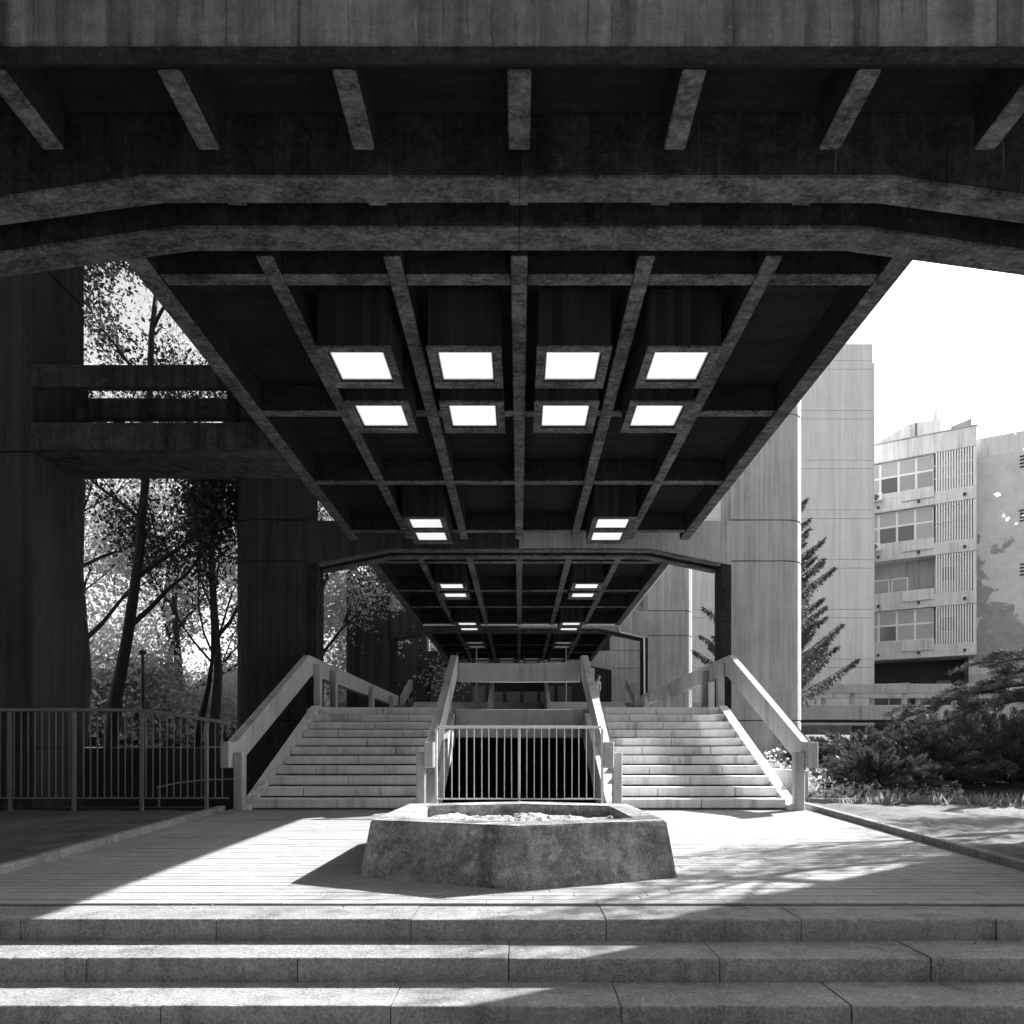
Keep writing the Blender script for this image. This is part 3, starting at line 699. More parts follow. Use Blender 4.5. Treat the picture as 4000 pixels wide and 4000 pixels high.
PL0 = Vector((21.9, 41.0, 0)); UD = Vector((4.56, -2.5, 0)).normalized(); ND = Vector((UD.y, -UD.x, 0))   # ND points toward the plaza
if ND.y > 0: ND = -ND
def fb(name, u0, u1, d0, d1, z0, z1, mat, parent, bevel=0.0):
    """box in facade space: u along, d out from the facade plane, z above eye"""
    def P(u, d, z): q = PL0 + UD * u + ND * d; return (q.x, q.y, E + z)
    bm = hexa_bm([P(u0, d0, z0), P(u1, d0, z0), P(u1, d1, z0), P(u0, d1, z0)], [P(u0, d0, z1), P(u1, d0, z1), P(u1, d1, z1), P(u0, d1, z1)])
    return mesh_obj(name, bm_mesh(name, bm, bevel), mat, parent)
UR = 5.2; US = 3.12
ap = thing('apartment_building', (25, 42, 1.5), 'weathered apartment block with glazed balconies, slat screens and peeling plaster', 'building')
fb('wall', -8, UR - .301, -9, -.95, 5.6, 17.3, 'peel', ap); fb('wall', UR - .299, 14, -9, -.95, -1, 17.3, 'peel', ap)
def fprism(name, prof, d0, d1, mat):
    def P(u, d, z): q = PL0 + UD * u + ND * d; return (q.x, q.y, E + z)
    mesh_obj(name, bm_mesh(name, hexa_bm([P(u, d0, z) for u, z in prof], [P(u, d1, z) for u, z in prof])), mat, ap)
fprism('attic', [(-3.0, 18.0), (-3.0, 18.3), (.1, 19.55), (1.75, 20.35), (2.2, 20.38), (3.55, 20.25), (3.55, 18.0)], -6, -1.5, 'plaster_b')
fprism('roof_curb', [(3.9, 18.9), (4.0, 19.25), (5.0, 19.5), (5.02, 18.9)], -.9, -.4, 'plaster')
for (u0_, u1_) in ((.9, 1.25),): fb('attic_vent', u0_, u1_, -1.499, -1.45, 19.4, 19.5, 'darkmetal', ap); fb('attic_vent', u0_, u1_, -1.499, -1.45, 19.22, 19.32, 'darkmetal', ap)
fb('downpipe', 2.2, 2.26, -1.499, -1.43, 18.95, 20.3, 'darkmetal', ap)
fb('roof_step', 8.1, 8.5, -4.5, -1.6, 17.3, 18.0, 'plaster_b', ap); fb('roof_pipe', 8.55, 8.62, -2, -1.9, 17.3, 18.35, 'darkmetal', ap)
fb('roof_cap', 3.9, 8.5, -5.5, -1.4, 17.3, 18.6, 'plaster_b', ap)
bm = hexa_bm([tuple(PL0 + UD * u + ND * d + Vector((0, 0, E + z))) for u, d, z in ((3.0, -2.4, 20.2), (3.5, -2.4, 20.2), (3.5, -2.1, 20.2), (3.0, -2.1, 20.2))],
             [tuple(PL0 + UD * u + ND * d + Vector((0, 0, E + z))) for u, d, z in ((3.32, -2.3, 21.3), (3.4, -2.3, 21.3), (3.4, -2.2, 21.3), (3.32, -2.2, 21.3))])
mesh_obj('chimney', bm_mesh('chimney', bm), 'plaster_b', ap)
fb('parapet_wall', -6, UR, -.94, 0, 17.72, 18.85, 'plaster_b', ap, .02)
fb('parapet_cap', -6.02, UR + .05, -.97, .05, 18.852, 18.92, 'plaster', ap, .01)
sl = [(17.70, 15.42), (14.64, 12.37), (11.63, 9.35), (8.58, 6.35)]
bots = [14.66, 11.65, 8.6, 5.6]
slat = None
for k, (zt_, zb_) in enumerate(sl):
    fb('balcony_wall', -6, UR, -.94, 0, bots[k], zb_, 'plaster_b', ap, .015)
    fb('balcony_side', UR - .12, UR, -.94, -.03, zb_ + .002, zt_ - .002, 'plaster_b', ap)
    fb('sill_wall', -6, US, -.5, -.003, zb_ + .002, zb_ + .35, 'plaster_b', ap, .01)
    fb('planter_panel', 1.42, US - .02, .003, .09, zb_ - .32, zb_ + .32, 'plaster_b', ap, .01)
    for u in (0.12, 2.25, 4.55): fb('drain_spout', u, u + .14, .002, .16, zb_ - .52, zb_ - .38, 'darkmetal', ap)
    # slat screen
    fb('screen_back', US + .05, UR - .13, -.9, -.86, zb_ + .002, zt_ - .002, 'plaster_b', ap)
    if k in (1, 2, 3): fb('screen_opening', *((4.2, 4.9) if k == 1 else (3.5, 4.2)), -.855, -.83, zb_ + .9, zb_ + 1.7, 'glass_d', ap)
    for i in range(15):
        u = US + .08 + i * (UR - US - .24) / 14
        fb('slat', u, u + .07, -.10, -.02, zb_ + .003, zt_ - .003, 'white', ap)
    if k in (0, 1):
        for z in ((zb_ + .75, zb_ + 1.5) if k == 0 else (zb_ + 1.1,)): fb('slat_rail', US + .02, UR - .13, -.18, -.12, z, z + .07, 'white' if k == 0 else 'darkmetal', ap)
    # glazing
    zs0, zs1 = zb_ + .36, zt_ - .003
    if k == 2:
        fb('loggia_back', -6, US, -1.0 + .05, -.9, zb_ + .36, zt_ + .2, 'plaster', ap)
        for i in range(3): 
            w = fb('window', -1.4 + i * 1.0 + .3, -.5 + i * 1.0 + .3, -.89, -.84, zb_ + .4, zb_ + 1.35, 'white', ap)
            fb('pane', -1.33 + i * 1.0 + .3, -.57 + i * 1.0 + .3, -.838, -.82, zb_ + .47, zb_ + 1.28, 'blind', w)
    else:
        zm = zs0 + (zs1 - zs0) * .53
        cu = [-2.1, -1.2, -.25, .22, 1.20, 2.15, US - .02] if k != 0 else [-2.1, -1.2, -.25, .30, 1.28, 2.2, US - .02]
        for i, (a, b) in enumerate(zip(cu, cu[1:])):
            w = fb('window', a, b, -.3, -.22, zs0, zs1, 'white', ap, .006)
            for (z0, z1, r) in ((zs0, zm, 0), (zm, zs1, 1)):
                dk = (r == 0 and ((k == 0 and i in (3,)) or (k == 1 and i in (3, 4)) or (k == 3 and i == 3)))
                fb('pane', a + .06, b - .06, -.218, -.205, z0 + .06, z1 - .06, 'glass_d' if dk else ('glass' if (k == 0 and r == 0 and i > 3) else 'blind'), w)
fb('ground_floor_wall', -6, UR - .502, -2.2, -2.0, -1, 5.597, 'dark', ap)
fb('ground_floor_side', UR - .5, UR - .302, -2.0, -.96, -1, 5.597, 'dark', ap)
fb('shop_window', -1.5, .75, -1.99, -1.94, 1.5, 4.2, 'glass_d', ap); fb('shop_window', .82, 1.9, -1.99, -1.94, 1.5, 4.2, 'glass_d', ap)
fb('shop_post', .76, .81, -1.99, -1.9, 1.5, 4.25, 'white', ap); fb('shop_lintel', -1.5, 1.95, -1.99, -1.9, 4.26, 4.31, 'metal_w', ap)
fb('vent_grille', 3.35, 4.1, -1.99, -1.93, 3.6, 4.35, 'metal', ap)
for i in range(3): fb('plinth_course', UR - .28, 14, -.949, -.90, 2.2 + i * .9, 2.75 + i * .9, 'plaster', ap)
for z in (16.3, 13.2, 10.1):
    for q in range(4): fb('louvre', 7.35, 7.75, -.948, -.93, z + q * .2, z + q * .2 + .1, 'darkmetal', ap)
for k, lb in ((0, 'white air conditioner below the topmost balcony glazing'), (1, 'white air conditioner below the second balcony glazing')):
    zb_ = sl[k][1]; q = PL0 + UD * .2 + ND * .2
    a = thing('air_conditioner', (q.x, q.y, E + zb_), lb, 'air conditioner')
    fb('casing', -.2 - k * .1, .42 - k * .1, .01, .30, zb_ - .10, zb_ + .36, 'white', a, .02)
    c = PL0 + UD * (.05 - k * .1) + ND * .302; ang = math.atan2(ND.y, ND.x)
    ring = []
    for rr in (.17, .10, .05):
        pts = [(c.x + UD.x * rr * math.cos(x_), c.y + UD.y * rr * math.cos(x_), E + zb_ + .13 + rr * math.sin(x_)) for x_ in [2 * math.pi * i / 16 for i in range(17)]]
        ring.append((pts, [.028] * 17))
    tube_obj('fan_grille', ring, 'darkmetal', a, 5)

# ------------------------------------------------------------------ trees
def branch_tree(seed, trunk, r0, levels=4, nb=(4, 4, 3), spread=.75, lenf=.62, up=.25, leaf_n=8000, leaf_s=.12, leaf_spread=.35, limb_from=.45, dens=1.0, limb_len=None, first_dirs=None):
    """returns tube lines and leaf centres"""
    rg = random.Random(seed); lines = []; tips = []
    pts = [Vector(p) for p in trunk]; n = len(pts)
    lines.append((pts, [r0 * (1 - .72 * i / (n - 1)) for i in range(n)]))
    tl = sum((pts[i + 1] - pts[i]).length for i in range(n - 1)); L0 = limb_len or tl * .45
    def at(u):
        f = u * (n - 1); i = min(int(f), n - 2); return pts[i].lerp(pts[i + 1], f - i)
    def grow(p, d, L, r, lev):
        q = [p]; dd = d.copy(); m = 5
        for i in range(m):
            dd = (dd + Vector((rg.uniform(-1, 1), rg.uniform(-1, 1), rg.uniform(-.6, 1) * 1.0)) * .16 + Vector((0, 0, up * .12))).normalized()
            q.append(q[-1] + dd * L / m)
        lines.append((q, [max(.006, r * (1 - .75 * i / m)) for i in range(m + 1)]))
        if lev >= levels:
            tips.append(q); return
        k = nb[min(lev, len(nb) - 1)]
        for j in range(k):
            u = .3 + .7 * (j + rg.random()) / k
            f = u * m; i = min(int(f), m - 1); b = q[i].lerp(q[i + 1], f - i)
            a = (dd + Vector((rg.uniform(-1, 1), rg.uniform(-1, 1), rg.uniform(-.5, .8))) * spread).normalized()
            grow(b, a, L * lenf * rg.uniform(.75, 1.2), r * .5 * (1 - .3 * u), lev + 1)
        tips.append(q[m // 2:])
    k0 = nb[0] + 3
    for j in range(k0):
        u = limb_from + (1 - limb_from) * (j + .5) / k0; b = at(u); an = j * 2.4 + rg.uniform(-.4, .4)
        d = Vector((math.cos(an), math.sin(an), .45 + u * .9)).normalized()
        if first_dirs and j < len(first_dirs): d = Vector(first_dirs[j]).normalized()
        grow(b, d, L0 * (1.15 - .5 * u) * rg.uniform(.85, 1.15), r0 * .42 * (1.2 - .6 * u), 1)
    rng_ = np.random.default_rng(seed); tip_pts = np.array([list(p) for q in tips for p in q])
    idx = rng_.integers(0, len(tip_pts), leaf_n)
    cen = tip_pts[idx] + rng_.normal(size=(leaf_n, 3)) * leaf_spread
    return lines, cen, rng_
def tree(name, label, group, mat='leaf', bark='bark', **k):
    s = k.pop('leaf_s', .12); lines, cen, rg = branch_tree(leaf_s=s, **k)
    base = k['trunk'][0]
    t = thing(name, base, label, 'tree', group)
    tube_obj('trunk', lines, bark, t, 6)
    if len(cen): leaves('crown', cen, s, rg, mat, t, aspect=.62)
    return t
G = 'trees in the park'
tree('park_tree', 'stout dark leaning tree trunk beside the bridge pier with leafy crown', G, seed=11, trunk=[(-10.45, 17, 1.2), (-10.3, 17, 2.6), (-10.0, 17, 4.2), (-9.75, 17.1, 6.4), (-9.6, 17.2, 9), (-9.5, 17.2, 12), (-9.4, 17.4, 14)], r0=.17, leaf_n=17000, leaf_s=.12, leaf_spread=.32, limb_len=3.4, limb_from=.30,
     first_dirs=[(.7, .1, .75), (.9, -.1, .55), (-.8, .2, .5)])
tree('park_tree', 'slender dark forked tree near the shaded pier, bending toward it', G, seed=4, trunk=[(-8.75, 18, 1.2), (-8.62, 18, 2.0), (-8.4, 18, 3.0), (-8.28, 18, 3.9)], r0=.12, leaf_n=7000, leaf_s=.11, leaf_spread=.30, levels=4, limb_len=6.2, limb_from=.9, nb=(2, 5, 4), lenf=.5, up=.5,
     first_dirs=[(-.75, .1, .95), (-.15, 0, 1), (.12, .2, 1), (.45, -.1, 1), (-.5, .3, 1)])
BGT = [(-14.5, 22, 12, 'tall park tree with dense crown behind the bridge pier'), (-11.5, 25, 14, 'broad leafy park tree behind the stout leaning trunk'), (-8.4, 26.5, 11, 'airy park tree behind the slender forked tree'),
       (-15.5, 30, 13, 'leafy park tree beyond the small fence with the widest crown'), (-10.5, 33, 12, 'pale park tree behind the iron lamp post'), (-7.6, 36, 13, 'park tree seen between the two shaded piers'),
       (-19, 36, 15, 'tall park tree far beyond the small fence'), (-13.5, 40, 14, 'far park tree in the thick of the grove'), (-9.0, 44, 15, 'far park tree close to the hall side')]
for i, (x, y, h, lb) in enumerate(BGT):
    pale = i in (4, 7)
    tree('park_tree', lb, G, mat='leaf_far', bark='bark_pale' if pale else 'bark', seed=30 + i, trunk=[(x, y, 1.4), (x + .2, y, 1.4 + h * .2), (x - .1, y + .1, 1.4 + h * .5), (x + .2, y, 1.4 + h * .85)], r0=.2 if i < 3 else .24,
         leaf_n=12000, leaf_s=.13 if y < 28 else .19, leaf_spread=.5, limb_len=h * .36, limb_from=.22 if i > 2 else .4, levels=3, nb=(5, 4, 4))
def bush(name, label, group, x, y, z, rx, rz, n, s, mat, seed, bark='bark'):
    rg = np.random.default_rng(seed); t = thing(name, (x, y, z), label, 'shrub', group)
    u = rg.normal(size=(n, 3)); u /= np.linalg.norm(u, axis=1)[:, None]; r = rg.uniform(.35, 1, n) ** .6
    lump = 1 + .25 * np.sin(u[:, 0] * 5 + seed) * np.cos(u[:, 1] * 4 + u[:, 2] * 5)
    c = u * (r * lump)[:, None] * np.array([rx, rx, rz]); c[:, 2] = np.abs(c[:, 2]) + .05
    leaves('crown', c + np.array([x, y, z]), s, rg, mat, t, aspect=.6)
    rr = random.Random(seed)
    tube_obj('stems', [([(x + rr.uniform(-.1, .1), y, z - .1), (x + rr.uniform(-.5, .5) * rx, y + rr.uniform(-.4, .4) * rx, z + rz * .8)], [.03, .01]) for _ in range(7)], bark, t, 5)
for i, (x, y, lb) in enumerate(((-12.8, 29.0, 'bright leafy bush beside the stout leaning trunk'), (-11.2, 30.5, 'bright leafy bush behind the iron lamp post'), (-9.6, 30, 'bright leafy bush next to the slender forked tree'), (-14.6, 31, 'bright leafy bush close to the bridge pier'), (-8.2, 34, 'bright leafy bush near the small hipped house'))):
    bush('park_bush', lb, 'bushes along the park fence', x, y, 1.5, 1.6, 3.2, 7000, .15, 'leaf_bright', 60 + i, 'bark_pale')

UND = [(-17.2, 26.0, 6.5, 'tall leafy thicket filling the gap beside the bridge pier'), (-15.2, 26.5, 4.0, 'leafy thicket just behind the bridge pier'), (-18.5, 29, 5.0, 'leafy thicket beside the far end of the fence'), (-22.5, 38, 6.5, 'wide leafy thicket at the far corner of the park'), (-25, 46, 8, 'tall leafy thicket at the outer corner of the park'),
       (-17, 24, 3.2, 'dense dark hedge bush behind the bridge pier'), (-13.3, 33.5, 4.2, 'tall leafy thicket behind the stout trunk'), (-10.2, 37.5, 4.8, 'tall leafy thicket in front of the small house'), (-16.5, 38, 5.0, 'broad leafy thicket far behind the fence'),
       (-20, 31, 4.4, 'broad thicket far along the park fence'), (-8.9, 40.5, 5.2, 'tall thicket beyond the small house near the hall'), (-13, 47, 7, 'high leafy thicket at the back of the park'), (-19.5, 48, 7.5, 'highest leafy thicket at the back of the park'), (-8.6, 50, 7, 'leafy thicket at the back of the park by the hall')]
for i, (x, y, h, lb) in enumerate(UND):
    bush('park_thicket', lb, 'thickets in the park', x, y, 1.6, h * .62, h, 10000, .19, 'leaf_far' if i % 2 else 'leaf_bright', 90 + i)

# park fence, lamp, small house
t = thing('park_fence', (-12, 28, 1.5), 'low dark iron fence running along the park path', 'fence')
box('top_rail', -22, -6.5, 27.98, 28.02, 2.20, 2.235, 'darkmetal', t, 0); box('bottom_rail', -22, -6.5, 27.98, 28.02, 1.62, 1.65, 'darkmetal', t, 0)
pk = bm_mesh('picket', box_bm(-.014, .014, -.014, .014, 1.45, 2.199), 0); pk.materials.append(M['darkmetal'])
for i in range(120): mesh_obj('picket', pk, None, t, (-22 + i * .13, 28, 0))
t = thing('lamp_post', (-10.75, 19, 1.3), 'thin black iron lamp post standing among the park trees', 'lamp post')
tube_obj('pole', [([(-10.75, 19, 1.2), (-10.75, 19, 4.0)], [.055, .04])], 'darkmetal', t); 
tube_obj('lamp_head', [([(-10.75, 19, 4.0), (-10.75, 19, 4.06), (-10.75, 19, 4.12), (-10.75, 19, 4.16)], [.05, .11, .10, .02])], 'darkmetal', t, 10)
t = thing('small_house', (-11.0, 38, 1.8), 'small pale house with a dark hipped roof among the trees', 'house')
box('wall', -13.4, -8.2, 36.9, 40, 1.5, 4.0, 'plaster_b', t, 0)
bm = hexa_bm([(-13.8, 36.5, 4.0), (-7.8, 36.5, 4.0), (-7.8, 40.4, 4.0), (-13.8, 40.4, 4.0)], [(-12.0, 38.4, 5.6), (-9.6, 38.4, 5.6), (-9.6, 38.5, 5.6), (-12.0, 38.5, 5.6)])
mesh_obj('roof', bm_mesh('roof', bm), 'dark', t); w = box('window', -9.6, -8.8, 36.86, 36.89, 2.3, 3.3, 'glass_d', t, 0)

# conifer behind the pale pier --------------------------------------------------
def conifer(name, label, x, y, z, h, r, seed, n_br=95, low=.06):
    rg = random.Random(seed); rn = np.random.default_rng(seed)
    t = thing(name, (x, y, z), label, 'tree'); lines = [([(x, y, z), (x, y, z + h * .5), (x, y, z + h)], [.16, .1, .015])]; C, D = [], []
    for i in range(n_br):
        u = low + (1 - low) * (i / n_br) ** .95; an = i * 2.399 + rg.uniform(-.3, .3)
        L = r * (1 - u) ** .8 * rg.uniform(.55, 1.15) + .15
        b = Vector((x, y, z + h * u)); d = Vector((math.cos(an), math.sin(an), 0))
        q = [b + d * (L * k / 5) + Vector((0, 0, L * (.10 * k / 5 + .38 * (k / 5) ** 2) - .05 * L * k)) for k in range(6)]
        q = [b + d * (L * k / 5) + Vector((0, 0, L * (.55 * (k / 5) ** 1.3))) for k in range(6)]
        lines.append((q, [.03 * (1 - k / 6.5) for k in range(6)]))
        m = int(300 * L + 60)
        for _ in range(m):
            s_ = rg.random() ** .8; f = s_ * 5; k = min(int(f), 4); p = q[k].lerp(q[k + 1], f - k)
            w = L * .20 * (1 - s_) + .05
            side = Vector((-d.y, d.x, 0)) * rg.uniform(-w, w) + Vector((0, 0, -abs(rg.gauss(0, w * .7))))
            C.append(p + side); D.append(d * .8 + side * 2 / (w + .01) * .5 + Vector((0, 0, -.25)))
    tube_obj('trunk', lines, 'bark', t, 5)
    leaves('crown', [tuple(c) for c in C], .13, rn, 'needle', t, aspect=.28, dirs=[tuple(d) for d in D])
conifer('conifer_tree', 'dark conifer with upswept branches behind the pale pier', 9.25, 24.5, 1.6, 11.2, 2.8, 8, 170, .12)

# juniper shrubs and low cedar on the planted slope -----------------------------
def juniper(label, x, y, z, r, h, seed, n=60):
    rg = random.Random(seed); rn = np.random.default_rng(seed)
    t = thing('juniper_shrub', (x, y, z), label, 'shrub', 'juniper shrubs on the slope'); lines, C, D = [], [], []
    for i in range(n):
        an = rg.uniform(0, 2 * math.pi); el = rg.uniform(.1, 1.3)
        d = Vector((math.cos(an) * math.cos(el), math.sin(an) * math.cos(el), math.sin(el) * h / r)); L = rg.uniform(.6, 1.05) * r
        q = [Vector((x, y, z)) + d * (L * k / 4) + Vector((0, 0, -.10 * L * (k / 4) ** 2)) for k in range(5)]
        lines.append((q, [.022 * (1 - k / 5) for k in range(5)]))
        for _ in range(230):
            s_ = .25 + .75 * rg.random() ** .7; f = s_ * 4; k = min(int(f), 3); p = q[k].lerp(q[k + 1], f - k)
            w = .16 * (1.1 - s_)
            C.append(p + Vector((rg.gauss(0, w), rg.gauss(0, w), rg.gauss(0, w * .6) + .02))); D.append(d * 1.2 + Vector((rg.uniform(-.6, .6), rg.uniform(-.6, .6), rg.uniform(-.1, .6))))
    tube_obj('stems', lines, 'bark', t, 4)
    leaves('foliage', [tuple(c) for c in C], .085, rn, 'juniper', t, aspect=.24, dirs=[tuple(d) for d in D])
for i, (x, y, r, h, lb) in enumerate(((7.0, 13.1, 1.25, .95, 'feathery juniper shrub next to the end of the stair parapet'), (8.4, 13.6, 1.5, 1.35, 'large feathery juniper shrub under the cedar branch tips'), (9.9, 13.4, 1.6, 1.35, 'dark juniper shrub in the middle of the shrub bank'),
                                      (11.3, 13.4, 1.6, 1.45, 'dark juniper shrub at the far end of the kerb'), (8.0, 15.3, 1.4, 1.1, 'juniper shrub higher on the slope behind the front shrubs'), (10.2, 15.6, 1.6, 1.3, 'dark juniper shrub behind the cedar trunk side'), (6.6, 14.9, .9, .7, 'small juniper shrub near the foot of the pale pier'))):
    juniper(lb, x, y, .35 + rise(x, y), r * 1.1, h * (.98 if x < 9 else 1.3), 80 + i, 95)
def cedar():
    rg = random.Random(19); rn = np.random.default_rng(19)
    t = thing('cedar_tree', (12.6, 14.2, .6), 'low spreading cedar with long drooping branches above the junipers', 'tree'); C, D = [], []
    lines = [([(12.6, 14.2, .5), (12.5, 14.2, 2.5), (12.7, 14.3, 5.0)], [.2, .16, .05])]
    tg = [(7.7, 14.0, 1.78), (8.3, 13.6, 1.62), (9.3, 13.5, 2.1), (9.8, 14.8, 2.5), (9.4, 13.0, 1.35), (9.9, 13.2, 1.85), (10.3, 13.1, 2.55), (9.9, 14.2, 3.05), (10.6, 12.8, 1.5), (8.7, 14.6, 1.95), (10.3, 14.4, 2.7)]
    def limb(a, b, r, n, sub):
        q = []
        for k in range(8):
            s_ = k / 7; p = a.lerp(b, s_) + Vector((rg.uniform(-.05, .05), rg.uniform(-.05, .05), .35 * math.sin(math.pi * s_) * (1 if sub else .3))); q.append(p)
        lines.append((q, [r * (1 - .85 * k / 7) for k in range(8)])); d = (b - a).normalized()
        for _ in range(n):
            s_ = .2 + .8 * rg.random(); f = s_ * 7; k = min(int(f), 6); p = q[k].lerp(q[k + 1], f - k)
            C.append(p + Vector((rg.gauss(0, .05), rg.gauss(0, .05), rg.gauss(0, .025) + .015))); D.append(d + Vector((rg.uniform(-1, 1), rg.uniform(-1, 1), rg.uniform(-.2, .8))))
        if sub:
            for j in range(9):
                u = .25 + .7 * (j + rg.random()) / 9; f = u * 7; k = min(int(f), 6); p = q[k].lerp(q[k + 1], f - k)
                e = p + (d * .6 + Vector((rg.uniform(-.4, .4), rg.uniform(-.9, .9), rg.uniform(-.35, .1)))) * rg.uniform(.5, 1.0)
                limb(p, e, r * .35, 420, False)
    for g in tg:
        limb(Vector((12.55, 14.2, rg.uniform(1.6, 3.2))), Vector(g), .05, 900, True)
    tube_obj('trunk', lines, 'bark', t, 5)
    leaves('crown', [tuple(c) for c in C], .06, rn, 'needle', t, aspect=.22, dirs=[tuple(d) for d in D])
cedar()
# ground cover and grass --------------------------------------------------------
rn = np.random.default_rng(3); n = 9000
gx = rn.uniform(5.3, 8.2, n); gy = rn.uniform(12.2, 17.5, n)
gz = np.array([.30 + rise(a, b) for a, b in zip(gx, gy)]) + np.abs(rn.normal(size=n)) * .13
o = leaves('ground_cover', np.stack([gx, gy, gz], 1), .09, rn, 'ivy', aspect=.65, up=.3); tag(o, 'bright leafy ground cover beside the pale pier', 'ground cover', kind='stuff')
n = 5200; gx = 5.6 + np.abs(rn.normal(size=n)) * 0 + rn.uniform(0, 1, n) ** .6 * 7.5; gy = 11.98 - np.abs(rn.normal(size=n)) * .28 * (.3 + (gx - 5.6) / 5)
clump = np.sin(gx * 7) + np.sin(gx * 17 + 1) + np.sin(gy * 9); k = clump > -.5; gx, gy = gx[k], gy[k]; n = len(gx)
gz = np.array([zp(b) + .03 for b in gy])
o = leaves('grass_tufts', np.stack([gx, gy, gz], 1), .2, rn, 'grass', aspect=.09, up=1.6); tag(o, 'ragged grass tufts along the kerb of the dirt bed', 'grass', kind='stuff')
n = 700; gx = rn.uniform(5.2, 11, n); gy = rn.uniform(6, 11.8, n); gz = np.array([zp(b) + .02 for b in gy])
o = leaves('fallen_leaves', np.stack([gx, gy, gz], 1), .03, rn, 'leaf_far', aspect=.6); tag(o, 'dry leaves and twigs scattered on the sunny dirt bed', 'leaf litter', kind='stuff')

# tree beside the plaza whose branches shade the paving
tree('plaza_tree', 'sparse young tree by the sunny dirt bed casting branch shadows on the paving', None, mat='leaf_bright', seed=77, trunk=[(11.3, 10.9, .3), (11.2, 10.9, 1.8), (11.3, 11.0, 3.2), (11.2, 11.0, 5.4), (11.3, 11.0, 8.2)], r0=.30,
     leaf_n=3800, leaf_s=.09, leaf_spread=.16, limb_len=3.2, limb_from=.36, levels=3, nb=(5, 4, 4))

# unseen blocks added behind and left of the viewer to cut off sky light
t = thing('street_sky_block', (-14, -9, -.7), 'added unseen dark block behind the viewer that cuts off sky light', 'building')
box('wall', -44, 34, -14, -7.5, -.7, 25, 'dark', t, 0); box('roof_cap', -44.2, 34.2, -14.2, -7.3, 25.01, 25.3, 'dark', t, 0)
wm = bm_mesh('window', box_bm(-.6, .6, 0, .05, 0, 1.5), 0); wm.materials.append(M['glass_d'])
for i in range(24):
    for j in range(6): mesh_obj('window', wm, None, t, (-42 + i * 3.1, -7.495, 2.2 + j * 3.3))
t = thing('corner_sky_block', (-24, 2, -.7), 'added unseen dark corner block beyond the dirt bed, cutting off sky light', 'building')  # unseen mass added so less light reaches the park-side piers
box('wall', -36, -17, -3, 12, -.7, 17, 'dark', t, 0); box('roof_cap', -36.2, -16.8, -3.2, 12.2, 17.01, 17.3, 'dark', t, 0)

tree('plaza_tree', 'larger leafy tree farther along the kerb that dapples the shrubs', None, mat='leaf', seed=78, trunk=[(15.4, 13.2, .4), (15.3, 13.2, 2.2), (15.5, 13.3, 4.2), (15.3, 13.3, 6.5), (15.5, 13.3, 8.8)], r0=.2,
     leaf_n=6500, leaf_s=.11, leaf_spread=.22, limb_len=3.4, limb_from=.32, levels=3, nb=(5, 4, 4))

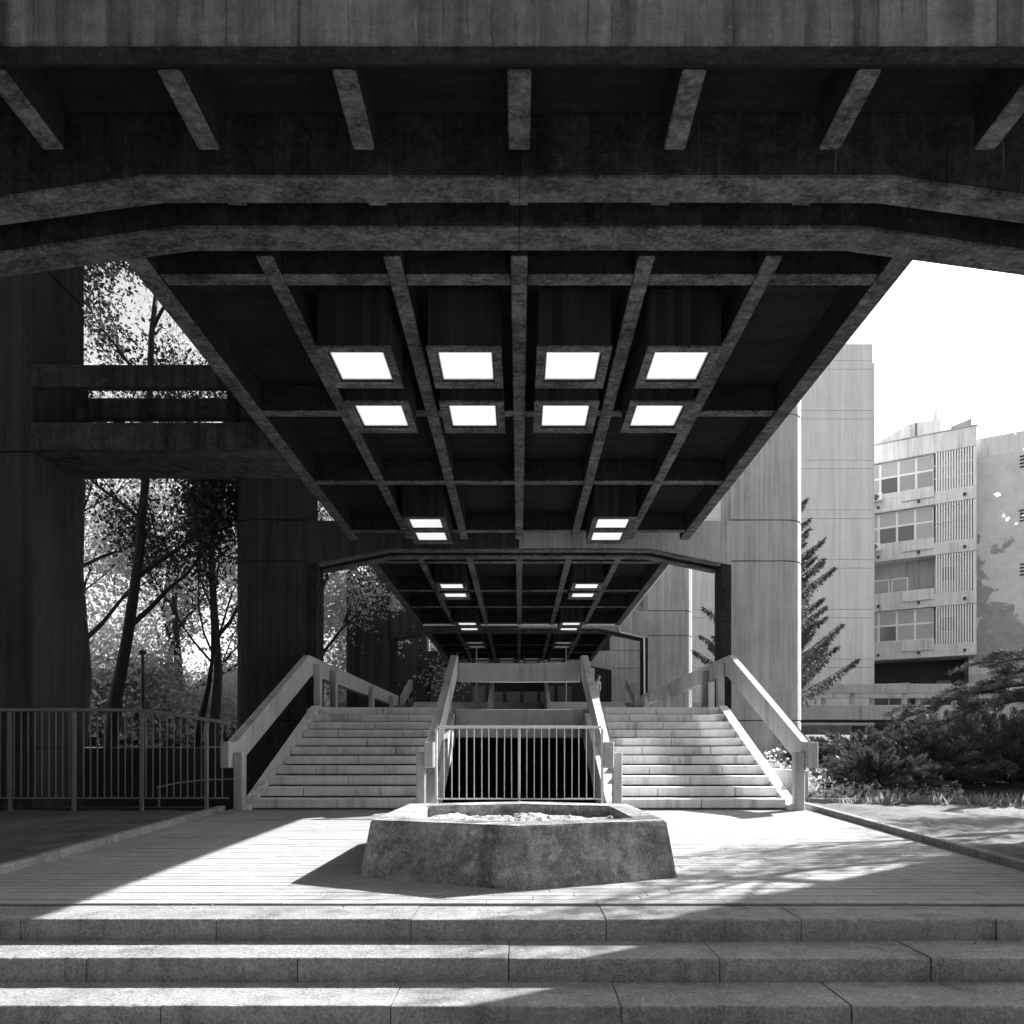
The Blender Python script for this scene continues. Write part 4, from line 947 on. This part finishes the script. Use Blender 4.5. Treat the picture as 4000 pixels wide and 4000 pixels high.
# ------------------------------------------------------------------ person
def person():
    x, y, z = 3.95, 34.0, L2
    t = thing('person', (x, y, z), 'person in a pale sleeveless top looking down while walking to the stairs', 'person')
    J = {'pel': (0, 0, .92), 'wai': (.0, -.02, 1.08), 'che': (.02, -.05, 1.30), 'nec': (.05, -.10, 1.45), 'hd0': (.08, -.15, 1.53), 'hd1': (.11, -.19, 1.62), 'hd2': (.11, -.19, 1.66),
         'shl': (-.16, -.05, 1.38), 'ell': (-.22, -.02, 1.12), 'wrl': (-.17, -.12, .90), 'hal': (-.16, -.15, .82), 'shr': (.17, -.05, 1.38), 'elr': (.21, -.08, 1.12), 'wrr': (.15, -.2, .95), 'har': (.13, -.24, .88),
         'hpl': (-.09, 0, .86), 'knl': (-.10, -.08, .48), 'anl': (-.10, .06, .09), 'tol': (-.10, -.08, .03), 'hpr': (.09, 0, .86), 'knr': (.10, -.14, .50), 'anr': (.10, -.12, .09), 'tor': (.11, -.28, .03)}
    Rr = {'pel': .14, 'wai': .12, 'che': .13, 'nec': .05, 'hd0': .07, 'hd1': .095, 'hd2': .07, 'shl': .055, 'ell': .04, 'wrl': .03, 'hal': .035, 'shr': .055, 'elr': .04, 'wrr': .03, 'har': .035,
          'hpl': .09, 'knl': .06, 'anl': .04, 'tol': .035, 'hpr': .09, 'knr': .06, 'anr': .04, 'tor': .035}
    ks = list(J); ed = [('pel', 'wai'), ('wai', 'che'), ('che', 'nec'), ('nec', 'hd0'), ('hd0', 'hd1'), ('hd1', 'hd2'), ('che', 'shl'), ('shl', 'ell'), ('ell', 'wrl'), ('wrl', 'hal'), ('che', 'shr'), ('shr', 'elr'), ('elr', 'wrr'), ('wrr', 'har'),
                        ('pel', 'hpl'), ('hpl', 'knl'), ('knl', 'anl'), ('anl', 'tol'), ('pel', 'hpr'), ('hpr', 'knr'), ('knr', 'anr'), ('anr', 'tor')]
    def skin(name, keys, grow, mat, parent):
        kk = [k for k in ks if k in keys]; me = bpy.data.meshes.new(name)
        me.from_pydata([J[k] for k in kk], [(kk.index(a), kk.index(b)) for a, b in ed if a in keys and b in keys], [])
        o = mesh_obj(name, me, mat, parent, (x, y, z))
        mo = o.modifiers.new('skin', 'SKIN'); mo.use_smooth_shade = True; o.modifiers.new('sub', 'SUBSURF').render_levels = 2
        for i, k in enumerate(kk):
            me.skin_vertices[0].data[i].radius = (Rr[k] + grow, Rr[k] * .85 + grow)
        me.skin_vertices[0].data[0].use_root = True
        return o
    b = skin('body', set(ks), 0, 'skin', t)
    skin('top', {'wai', 'che', 'pel'}, .018, 'cloth_l', t); skin('shorts', {'pel', 'hpl', 'hpr'}, .022, 'cloth_l', t)
    bm = bmesh.new(); bmesh.ops.create_uvsphere(bm, u_segments=14, v_segments=9, radius=.115)
    for v in bm.verts: v.co = Vector((v.co.x, v.co.y * 1.05, v.co.z * 1.1 - max(0, v.co.y) * .5))
    mesh_obj('hair', bm_mesh('hair', bm, 0, True), 'hair', t, (x + .09, y - .13, z + 1.63))
    mesh_obj('bag', bm_mesh('bag', box_bm(-.1, .1, -.06, .06, -.16, .14), .03), 'cloth_d', t, (x - .24, y + .05, z + 1.0))
person()
